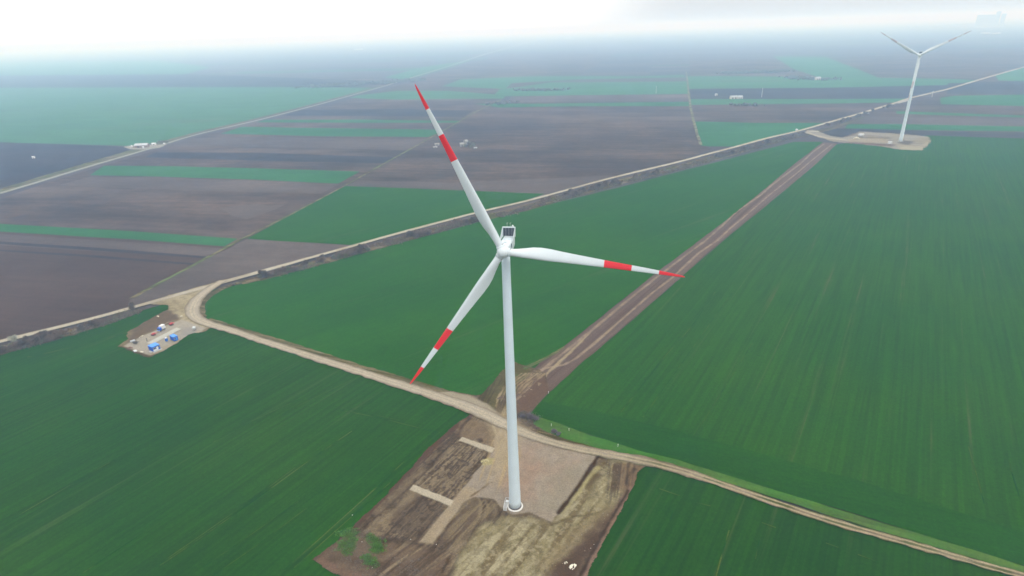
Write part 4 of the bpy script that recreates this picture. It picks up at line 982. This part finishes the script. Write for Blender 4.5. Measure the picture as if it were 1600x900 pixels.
clods([(735, 850), (795, 814), (862, 824), (906, 765), (945, 722), (1000, 730), (960, 800), (900, 900), (760, 930), (690, 900)], 900, .15, .45, .62, simple('pale_clod', (.19, .165, .115), .95, .3, 1), 4, 'loose pale clods over the yellow clay ground')

# distant woods that read as one mass
def wood(pts_px, wid, n, hgt, seed, mat, w_px=True):
    rs = random.Random(seed); P, t = resample(G(pts_px), 10.0); b = MB()
    for k in range(n):
        i = rs.randrange(len(P)); x, y = P[i]; x += rs.uniform(-wid, wid) / 2; y += rs.uniform(-wid, wid) / 2; h_ = hgt * rs.uniform(.5, 1.15)
        for _ in range(3):
            b.blob((x + rs.uniform(-.3, .3) * h_, y + rs.uniform(-.3, .3) * h_, h_ * rs.uniform(.4, .65)), (h_ * rs.uniform(.4, .8), h_ * rs.uniform(.4, .8), h_ * rs.uniform(.5, .85)), 1, .3)
    return stuff(tag(b.build('wood', mat), 'distant dark wood of bare trees', 'wood'))
wm = simple('far_wood', (.075, .08, .06), .95, .3, .1)
for pts, wd, n, h_, sd_, lab in (
    ([(815, 141), (850, 142), (878, 141)], 50, 150, 7, 1, 'dark bare copse in the pale green field beyond the upper blade tip'),
    ([(1125, 116), (1160, 115), (1190, 113), (1230, 112)], 70, 220, 9, 2, 'hazy line of trees left of the pale field on the right'),
    ([(1150, 165), (1185, 165.5)], 20, 40, 6, 3, 'thin dark hedge line right of the straight pale lane'),
    ([(480, 137), (540, 133), (600, 130), (650, 126)], 120, 300, 9, 4, 'hazy tree belt along the far end of the left road'),
    ([(765, 164), (790, 162), (800, 160)], 40, 40, 7, 5, 'small dark scrub patch near the end of the field lane'),
    ([(1235, 121), (1255, 124), (1300, 125)], 70, 150, 8, 6, 'trees round the far farm on the right'),
    ([(1400, 45), (1480, 41), (1540, 37), (1600, 35), (1700, 33)], 500, 260, 24, 7, 'hazy forest band along the right horizon'),
    ([(900, 62), (1100, 58), (1300, 50)], 500, 200, 20, 8, 'hazy forest band along the middle horizon')):
    wo = wood(pts, wd, n, h_, sd_, wm); wo['label'] = lab

# ------------------------------------------------------------------ compound: cabins, vehicles, machines
def basis(A, B):
    A, B = g(*A), g(*B); d = B - A; return A, math.atan2(d[1], d[0]), math.hypot(*d)
ZY = .72
def cabin(front, right, depth, label, face_white):
    A, az, ln = basis(front, right)
    o = empty('site_cabin', (A[0], A[1], ZY), az); tag(o, label, 'site cabin', 'blue site cabins')
    h_ = 2.7
    b = MB(); b.box((ln / 2, depth / 2, h_ / 2 + .15), (ln, depth, h_), 0, .05)
    for k in range(int(ln / .5)): b.box((.25 + k * .5, -.02, h_ / 2 + .15), (.1, .06, h_ - .3))
    for k in range(int(depth / .5)): b.box((-.02, .25 + k * .5, h_ / 2 + .15), (.06, .1, h_ - .3)); b.box((ln + .02, .25 + k * .5, h_ / 2 + .15), (.06, .1, h_ - .3))
    b.build('body', blue_paint, o)
    b = MB(); b.box((ln / 2, depth / 2, h_ + .21), (ln + .2, depth + .2, .12), 0, .03)
    for k in range(int(ln)): b.box((.5 + k, depth / 2, h_ + .3), (.08, depth, .06))
    b.build('roof', blue_roof, o)
    b = MB(); b.box((ln / 2, depth / 2, .07), (ln - .3, depth - .3, .14)); b.build('skid', dark_metal, o)
    b = MB(); b.box((ln * .62, -.07, 1.2), (.95, .1, 2.05), 0, .02); b.build('door', white_sheet if face_white else blue_roof, o)
    for x in ((.2, .38, .85) if face_white else (.3,)):
        f = MB(); f.box((ln * x, -.07, 1.75), (.95, .1, .95), 0, .02); fo = f.build('window', white_sheet, o)
        p = MB(); p.box((ln * x, -.13, 1.75), (.75, .03, .75)); p.build('pane', glass, fo)
    if face_white:
        s = MB(); s.box((ln * .3, -.08, .62), (ln * .45, .08, .85), 0, .02); s.build('wall_panel', white_sheet, o)
        s = MB(); s.box((-.7, depth * .3, .06), (1.1, depth * .5, .12)); s.build('porch_slab', simple('slab_concrete', (.4, .42, .42), .9, .1, 1), o)
        s = MB(); s.box((ln * .5, -.8, .06), (ln + .6, 1.2, .12)); s.build('door_slab', simple('slab_concrete', (.4, .42, .42), .9, .1, 1), o)
cabin((240, 551.5), (251.5, 546.5), 4.6, 'larger blue cabin with white windowed front, nearest the corner of the gravel yard', True)
cabin((273, 535.5), (279.5, 532.8), 4.4, 'plain deep blue cabin halfway along the gravel yard beside the concrete strip', False)

def at_(px, py): x, y = g(px, py); return (x, y, ZY)
yaz = basis((233, 557), (283, 533))[1]
o = empty('portable_toilet', at_(261, 534.5), yaz); tag(o, 'small blue toilet booth with pale roof beside the plain blue cabin', 'toilet booth')
b = MB(); b.box((0, 0, 1.05), (1.15, 1.15, 2.0), 0, .06); b.build('body', blue_paint, o)
b = MB(); b.box((0, 0, 2.12), (1.25, 1.25, .14), 0, .05); b.tube((.35, .35, 2.1), (.35, .35, 2.5), .06, n=8); b.build('roof', white_sheet, o)
b = MB(); b.box((0, -.6, 1.0), (.75, .06, 1.8), 0, .02); b.build('door', blue_roof, o)

def wheel(parent, x, y, r, w_=.28):
    b = MB(); b.tube((x, y - w_ / 2, r), (x, y + w_ / 2, r), r, n=20); wo = b.build('wheel', black, parent)
    b = MB(); b.tube((x, y - w_ / 2 - .01, r), (x, y + w_ / 2 + .01, r), r * .5, n=12); b.build('rim', galv, wo)
# truck, nose (+x) towards the viewer
o = empty('truck', at_(252.5, 518), math.radians(-104)); tag(o, 'small truck with white box body and blue cab parked in the gravel yard', 'truck')
b = MB(); b.box((-1.3, 0, 2.0), (2.8, 2.2, 2.3), 0, .08); b.build('box_body', white_sheet, o)
b = MB(); b.prism([(.25, .75), (2.0, .75), (2.05, 1.5), (1.65, 2.35), (.25, 2.4)], -1.0, 1.0, M=Matrix(((1, 0, 0, 0), (0, 0, 1, 0), (0, 1, 0, 0), (0, 0, 0, 1)))); cb = b.build('cab', blue_paint, o)
b = MB(); b.prism([(2.07, 1.52), (2.10, 1.54), (1.74, 2.26), (1.71, 2.24)], -.88, .88, M=Matrix(((1, 0, 0, 0), (0, 0, 1, 0), (0, 1, 0, 0), (0, 0, 0, 1)))); b.build('windscreen', glass, cb)
b = MB(); b.box((2.05, 0, .62), (.16, 2.05, .28), 0, .03); b.build('bumper', white_sheet, cb)
for y in (-.75, .75):
    b = MB(); b.box((2.07, y, .98), (.06, .3, .18), 0, .02); b.build('headlight', white_sheet, cb)
b = MB(); b.box((-.4, 0, .66), (4.6, .9, .2)); b.build('chassis', dark_metal, o)
for x in (1.2, -1.9):
    for y in (-.95, .95): wheel(o, x, y, .45)
def implement(pos, rz, label):
    o = empty('trailed_harrow', pos, rz); tag(o, label, 'farm machine', 'red farm machines')
    b = MB()
    for y in (-.9, 0, .9): b.box((0, y, .75), (2.6, .14, .14))
    for x in (-1.2, -.4, .4, 1.2): b.box((x, 0, .86), (.12, 2.0, .1))
    b.build('frame', red_machine, o)
    b = MB(); b.tube((1.3, .5, .75), (2.5, 0, .5), .07); b.tube((1.3, -.5, .75), (2.5, 0, .5), .07); b.build('drawbar', red_machine, o)
    b = MB(); b.box((-.1, 0, 1.15), (1.5, 1.0, .5), 0, .06); b.build('hopper', red_machine, o)
    for x in (-1.0, -.3, .4):
        b = MB(); b.tube((x, -1.0, .3), (x, 1.0, .3), .05)
        for k in range(7): b.tube((x, -.96 + k * .32, .3), (x, -.92 + k * .32, .3), .3, n=14)
        b.build('disc_gang', dark_metal, o)
    for y in (-1.1, 1.1): wheel(o, -.5, y, .35, .2)
implement(at_(268.5, 509), yaz + .1, 'red farm machine on the yard edge nearest the road junction')
implement(at_(241, 525), yaz, 'red farm machine between the parked truck and the lower corner of the yard')
o = empty('water_tank', at_(304.5, 518), 0); tag(o, 'round silvery tank on short legs at the yard entrance', 'tank')
b = MB(); b.lathe([(.15, .8), (.8, .95), (1.0, 1.2), (1.0, 2.2), (.75, 2.55), (.2, 2.7)], 24); b.build('body', galv, o)
b = MB(); b.lathe([(.25, 2.68), (.25, 2.82), (.2, 2.86)], 12); b.build('lid', white_sheet, o)
for k in range(4):
    a = k * PI / 2 + .5; b = MB(); b.tube((math.cos(a) * .8, math.sin(a) * .8, 0), (math.cos(a) * .75, math.sin(a) * .75, 1.1), .07, n=6); b.build('leg', dark_metal, o)
o = empty('post', at_(230.5, 535), 0); tag(o, 'dark upright post standing at the end of the pale concrete strip', 'post')
b = MB(); b.tube((0, 0, 0), (0, 0, 2.0), .16, .13); b.build('shaft', dark_metal, o); b = MB(); b.box((0, 0, 2.05), (.5, .5, .25), 0, .04); b.build('cap', dark_metal, o)
def cart(pos, rz, label, mat):
    o = empty('flatbed_trailer', pos, rz); tag(o, label, 'trailer', 'small trailers')
    b = MB(); b.box((0, 0, .75), (2.6, 1.5, .12), 0, .02); b.build('bed', mat, o)
    for y in (-.72, .72): b = MB(); b.box((0, y, .98), (2.5, .05, .34)); b.build('side_board', mat, o)
    b = MB(); b.tube((1.3, .35, .68), (2.2, 0, .5), .05); b.tube((1.3, -.35, .68), (2.2, 0, .5), .05); b.build('drawbar', dark_metal, o)
    for y in (-.85, .85): wheel(o, -.1, y, .36, .2)
cart(at_(208.5, 536), yaz - .3, 'pale grey flatbed trailer on the far left side of the yard', galv)
cart(at_(213, 538.8), yaz - .1, 'dark flatbed trailer right next to the pale grey one', dark_metal)
def heap(name, pos, rx, ry, h_, n, mat, label, cat, seed, rz=0, cs=.35):
    rs = random.Random(seed); b = MB()
    for k in range(n):
        r = rs.random() ** .6; a = rs.uniform(0, 6.28); x, y = r * rx * math.cos(a), r * ry * math.sin(a); s_ = cs * rs.uniform(.5, 1.6)
        b.blob((x, y, (1 - r * r) * h_ * rs.uniform(.4, 1) + s_ * .15), (s_, s_ * rs.uniform(.6, 1), s_ * rs.uniform(.5, .9)), 1, .25)
    o = b.build(name, mat); o.location = pos; o.rotation_euler = (0, 0, rz); return tag(o, label, cat)
heap('rubble_heap', at_(204, 545.5), 1.5, .9, .7, 40, simple('rusty_rubble', (.20, .08, .055), .9, .3, 1), 'reddish brown scrap heap at the left corner of the yard', 'heap', 1, yaz - 1.2)
heap('sheet_pile', at_(211.5, 550.5), 1.5, .6, .35, 18, white_sheet, 'scatter of white sheets on the yard edge below the scrap heap', 'pile', 2, yaz - 1.3, .7)
heap('sack_pile', at_(222, 552), 1.1, .5, .4, 16, stone_pale, 'pale sacks on the yard edge left of the larger cabin', 'pile', 3, yaz - 1.4, .5)
heap('rubble_heap', at_(221.5, 527.5), 1.6, .4, .3, 20, stone_pale, 'thin line of pale rubble along the upper edge of the yard', 'heap', 4, yaz, .4)
heap('board_stack', at_(262, 506.5), 3.0, .35, .35, 30, timber, 'row of brown timber along the yard edge beside the truck', 'timber', 5, yaz, .5)
heap('stone_heap', (*g(247, 496), .6), .9, .7, .6, 20, stone_pale, 'pale yellow stone heap on the bare ground above the yard', 'heap', 6)
heap('stone_heap', (*g(284, 496), .6), .8, .7, .9, 22, stone_pale, 'yellowish stone heap at the roadside inside the junction', 'heap', 16)
heap('stone_heap', (*g(895, 888), .6), 1.3, .9, .55, 50, simple('white_stone', (.75, .70, .58), .9, .15, 1.5), 'heap of whitish stones on dark soil at the bottom of the pad', 'heap', 7, .6, .42)
heap('stone_heap', (*g(884, 882), .6), 1.1, .5, .25, 16, stone_pale, 'loose stones just left of the whitish heap at the pad bottom', 'heap', 8, .2, .3)
heap('stone_heap', (*g(758, 723), .72), 1.7, .9, .5, 70, simple('sand', (.48, .42, .24), .95, .1, 1), 'yellow sand heap at the left edge of the gravel drive', 'heap', 9, .2, .3)
for i, (q, s_, lab) in enumerate([((551, 807), .8, 'white plastic bag lying on the dark furrow at the left edge of the pad'), ((566, 849), .6, 'white stone beside the green weeds in the lower left of the pad'),
        ((923, 859), .55, 'small white stone on dark soil left of the brown edge strip'), ((928, 853), .45, 'tiny white stone above the small white stone by the brown edge strip'), ((682, 853), .6, 'white stone just below the end of the pale gravel strip'),
        ((582, 889), .5, 'white stone near the bottom edge below the green weeds'), ((642, 845), .55, 'pale stone left of the end of the gravel strip'), ((796, 871), .4, 'dark clod in the middle of the yellow clay')]):
    b = MB(); s_ *= .5; b.blob((0, 0, .1), (s_, s_ * .8, s_ * .6), 2, .2); o = b.build('stone', dark_metal if 'dark' in lab[:5] else white_sheet); o.location = (*g(*q), .62); tag(o, lab, 'stone' if i else 'bag')
def marker(q, lab):
    o = empty('marker_post', (*g(*q), .45)); tag(o, lab, 'marker post', 'white marker posts')
    b = MB(); b.tube((0, 0, 0), (0, 0, 1.1), .07, n=8); b.build('shaft', white_sheet, o); b = MB(); b.box((0, 0, 1.15), (.26, .26, .2), 0, .03); b.build('cap', white_sheet, o)
marker((861.5, 667), 'white marker post on the bright verge nearest the field track mouth'); marker((889, 674.5), 'second white marker post along the bright verge, right of the lone bush'); marker((965.5, 699), 'white marker post on the verge above the corner of the gravel hardstand')
marker((857, 616), 'white marker post at the corner where the soil track widens')

# ------------------------------------------------------------------ far turbine site
def pxm(px, py): x, y = g(px, py); return 932 / ((np.array([x, y, 0]) - np.array([0, 0, CAM_Z])) @ _F)
ruin_wall = simple('ruin_wall', (.30, .29, .27), .9, .2, .4)
pale_roof = simple('pale_roof', (.36, .38, .40), .7, .08, .3)
def shed(name, px, py, ln, dp, h_, az, wall, roof, label, cat='barn', group=None, doors=2, rise=.28):
    o = empty(name, (*g(px, py), .2), az); tag(o, label, cat, group)
    b = MB(); b.box((0, 0, h_ / 2), (ln, dp, h_)); b.prism([(-dp / 2, h_), (dp / 2, h_), (0, h_ + dp * rise)], -ln / 2, ln / 2, M=Matrix(((0, 0, 1, 0), (1, 0, 0, 0), (0, 1, 0, 0), (0, 0, 0, 1)))); b.build('wall', wall, o)
    for s_ in (-1, 1):
        b = MB(); sl = math.atan(2 * rise); L_ = dp / 2 / math.cos(sl) + .6
        r = bmesh.ops.create_cube(b.bm, size=1); M = Matrix.Translation((0, s_ * (dp / 4 + .2), h_ + dp * rise / 2 + .08)) @ Matrix.Rotation(-s_ * sl, 4, 'X') @ Matrix.Diagonal((ln + .8, L_, .16, 1)); bmesh.ops.transform(b.bm, matrix=M, verts=r['verts']); b.build('roof', roof, o)
    for k in range(doors):
        b = MB(); b.box((-ln / 2 + (k + .7) * ln / (doors + .4), -dp / 2 - .04, h_ * .38), (min(3.2, ln * .2), .1, h_ * .72)); b.build('door', dark_metal, o)
    return o
o = empty('container', (*g(1345, 213.5), .7), .1); tag(o, 'white rounded container cabin on the pad left of the distant turbine', 'container')
b = MB(); b.box((0, 0, 2.0), (8.5, 4, 3.4), 0, .8); b.build('body', white_sheet, o); b = MB(); b.box((1.5, -2.02, 1.5), (1.2, .1, 2.2)); b.build('door', galv, o); b = MB(); b.box((0, 0, .2), (7.5, 3.4, .4)); b.build('skid', dark_metal, o)
o = empty('kiosk', (*g(1390, 225.5), .7), .1); tag(o, 'small white kiosk box left of the distant tower foot', 'kiosk')
b = MB(); b.box((0, 0, 1.4), (4.5, 3, 2.8), 0, .1); b.build('body', white_sheet, o); b = MB(); b.box((0, 0, 2.9), (4.9, 3.4, .2)); b.build('roof', galv, o); b = MB(); b.box((.8, -1.52, 1.1), (1, .08, 2)); b.build('door', galv, o)
heap('gravel_heap', (*g(1338, 217.5), .6), 4, 2.5, 2.2, 60, stone_pale, 'pale gravel heap below the white container on the distant pad', 'heap', 10, 0, 1.2)
def van(px, py, rz, lab):
    o = empty('van', (*g(px, py), .7), rz); tag(o, lab, 'van', 'white vehicles on the dirt road')
    b = MB(); b.prism([(-2.7, .4), (2.7, .4), (2.7, 1.2), (2.0, 1.5), (1.4, 2.4), (-2.7, 2.5)], -1, 1, M=Matrix(((1, 0, 0, 0), (0, 0, 1, 0), (0, 1, 0, 0), (0, 0, 0, 1)))); b.build('body', white_sheet, o)
    b = MB(); b.prism([(2.02, 1.52), (2.1, 1.52), (1.5, 2.36), (1.42, 2.36)], -.85, .85, M=Matrix(((1, 0, 0, 0), (0, 0, 1, 0), (0, 1, 0, 0), (0, 0, 0, 1)))); b.build('windscreen', glass, o)
    for x in (-1.7, 1.7):
        for y in (-.9, .9): wheel(o, x, y, .36, .25)
raz = basis((1150, 230), (1245, 206))[1]
van(1244.5, 204.5, raz, 'white van on the dirt road just before the distant turnoff'); van(1356, 178.5, raz, 'white vehicle beside the dirt road beyond the distant turnoff')
sheet('path', G([(1263, 205.5), (1278, 205.2), (1280, 206.8), (1266, 207)]), .9, simple('pale_gravel', (.28, .26, .21), .95, .2, .3))
sheet('path', G([(1398, 160.5), (1424, 155), (1426, 156.5), (1404, 162.5)]), .9, simple('pale_gravel', (.24, .22, .19), .95, .2, .3))

# ------------------------------------------------------------------ farms and far buildings
faz = LANES * -1
sheet('path', G([(193, 230), (205, 227.5), (245, 226.5), (262, 226), (250, 231), (232, 234), (205, 234)]), .5, simple('yard_soil', (.20, .18, .14), .95, .2, .1))
shed('barn', 222.5, 230.5, 21, 9, 4.2, .1, brick_wall, simple('grey_roof', (.42, .44, .46), .7, .08, .3), 'long brick barn with white roof on the farm beside the left road', group='buildings of the left farm')
shed('shed', 241, 226.8, 6, 4, 2.6, .1, pale_wall, white_sheet, 'small pale shed with white roof right of the long barn', 'shed', 'buildings of the left farm', 1)
shed('shed', 257, 226.3, 2.5, 2.2, 2.2, .3, pale_wall, white_sheet, 'tiny white hut furthest right on the left farm', 'shed', 'buildings of the left farm', 1)
shed('shed', 224.3, 232.2, 2.4, 2.2, 2.6, .6, white_sheet, white_sheet, 'tiny white booth standing in front of the long barn', 'shed', 'buildings of the left farm', 1)
o = empty('silo', (*g(206.5, 230.8), .2)); tag(o, 'white round silo left of the long brick barn', 'silo'); b = MB(); b.lathe([(1.5, 0), (1.5, 3.0), (.3, 4.1)], 20); b.build('bin', white_sheet, o); b = MB(); b.lathe([(.32, 4.05), (.32, 4.4), (.1, 4.5)], 10); b.build('cap', galv, o); b = MB(); b.tube((-1.5, 0, .2), (-4, -.3, 1.2), .4, n=10); b.build('auger', white_sheet, o)
shed('shed', 53, 247.5, 3.5, 2.6, 2.4, .1, white_sheet, white_sheet, 'lone white hut in the dark ploughed field left of the left road', 'shed', None, 1)
shed('farmhouse', 722, 229, 6, 5, 4, .2, ruin_wall, ruin_wall, 'pale ruined farmhouse, left of the two in the ploughed field centre', 'farmhouse', 'ruined farm buildings', 1, .35)
shed('farmhouse', 728, 227, 5, 5, 6.5, .9, ruin_wall, ruin_wall, 'taller pale ruined farmhouse among bare trees in the central ploughed field', 'farmhouse', 'ruined farm buildings', 1, .35)
shed('shed', 743, 232.5, 4.5, 2, 1.6, .15, ruin_wall, pale_roof, 'low white trough shed right of the ruined farmhouses', 'shed', None, 1)
shed('shed', 683, 227, 7, 3.5, 2, .1, ruin_wall, ruin_wall, 'low pale ruin left of the ruined farmhouses beyond the upper blade', 'ruin', None, 1)
shed('shed', 680, 231, 6, 2.5, 1.4, .2, ruin_wall, ruin_wall, 'lower pale ruin nearest below the other left ruin', 'ruin', None, 1)
rs = random.Random(5)
for i in range(9):
    x, y = g(733 + rs.uniform(-9, 8), 229 + rs.uniform(-3, 3)); plant('tree', TREES[i % 2], x, y, .2, rs.uniform(.5, .8), 'bare tree around the ruined farmhouses in the central ploughed field', 'tree', 'trees round the ruined farm')
for i in range(5):
    x, y = g(248 + i * 3.5, 224 + rs.uniform(-.5, .5)); plant('tree', TREES[1], x, y, .2, .5, 'bare tree behind the sheds of the left farm', 'tree', 'trees of the left farm')
shed('barn', 1146, 154.5, 16, 9, 4.5, .02, pale_wall, pale_roof, 'long white barn, left half of the white farm pair beyond the pale lane', group='white barns beyond the lane')
shed('barn', 1156, 154.3, 10, 9, 4.5, .02, pale_wall, pale_roof, 'short white barn, right half of the white farm pair beyond the pale lane', group='white barns beyond the lane')
shed('shed', 1119, 149.5, 5, 5, 3.5, .02, pale_wall, pale_roof, 'small white shed alone to the left of the white barn pair', 'shed')
shed('farmhouse', 1277, 125, 16, 10, 6, .2, pale_wall, pale_roof, 'white farmhouse among trees in the hazy field left of the distant turbine', 'farmhouse')
shed('farmhouse', 1270, 123.3, 9, 8, 5, .2, pale_wall, brick_wall, 'smaller brown roofed farmhouse just left of the white one in the haze', 'farmhouse')
def mast(px, py, h_, lab):
    o = empty('mast', (*g(px, py), .1)); tag(o, lab, 'mast', 'thin pale masts')
    b = MB()
    for k in range(3):
        a = k * 2.094; b.tube((math.cos(a) * .6, math.sin(a) * .6, 0), (math.cos(a) * .25, math.sin(a) * .25, h_), .14, n=5)
    for k in range(int(h_ / 2)):
        for j in range(3):
            a, c = j * 2.094, (j + 1) * 2.094; f0 = .6 - .35 * k * 2 / h_; b.tube((math.cos(a) * f0, math.sin(a) * f0, k * 2), (math.cos(c) * f0, math.sin(c) * f0, k * 2 + 2), .08, n=4)
    b.build('lattice', white_sheet, o); b = MB(); b.box((0, 0, h_ + .6), (1.2, .3, 1.2)); b.build('antenna', white_sheet, o)
mast(1190, 152, 20, 'thin pale lattice mast right of the white barn pair'); mast(1456, 152, 12, 'thin pale mast by the dirt road right of the distant tower'); mast(1025, 146, 16, 'thin pale mast in the green strip left of the pale lane')
# town edges and works near the horizon
rs = random.Random(9)
for i, (px, py, ln, lab) in enumerate([(1205, 46, 160, 'pale hazy warehouse furthest left in the row on the right horizon'), (1222, 45.5, 130, 'pale hazy warehouse in the middle of the row on the right horizon'), (1238, 46, 120, 'pale hazy warehouse at the right end of the row on the right horizon'),
        (1466, 39, 150, 'bright white hall on the horizon right of the distant turbine hub'), (1540, 52.5, 90, 'hazy white greenhouse block below the works tower'), (1556, 53, 80, 'second hazy white greenhouse right of the first below the works tower'),
        (955, 55, 200, 'faint white hall on the horizon above the central fields'), (890, 60, 220, 'faint white hall near the end of the left road'), (560, 78, 120, 'faint white hall left of the end of the left road')]):
    shed('warehouse', px, py, ln * .8, 34, 9, .1, pale_wall, pale_roof, lab, 'warehouse', 'far warehouses', 1, .08)
def horizon_pt(px, dist):
    d = _F * F_PX + _R * (px - 800) - _U * (25 - 450); d[2] = 0; d /= np.linalg.norm(d); return d[0] * dist, d[1] * dist, math.atan2(-d[0], d[1])
x, y, a = horizon_pt(1545, 11000)
o = empty('power_works', (x, y, 0), a); tag(o, 'hazy works with a square tower and long block on the right horizon', 'works')
ppm = .118
def bb(nm, x0, x1, h_, dp):
    b = MB(); b.box((((x0 + x1) / 2 - 1545) / ppm, 0, h_ / 2), ((x1 - x0) / ppm, dp, h_)); 
    for k in range(3): b.box((((x0 + x1) / 2 - 1545) / ppm, -dp / 2 - 1, h_ * (.3 + .22 * k)), ((x1 - x0) / ppm * .9, 2, h_ * .06))
    b.build(nm, simple('works_cladding', (.34, .35, .35), .9, .1, .01), o)
bb('tower', 1554, 1560, 196, 40); bb('hall', 1530, 1553.8, 158, 60); bb('annex', 1561, 1567, 164, 50)
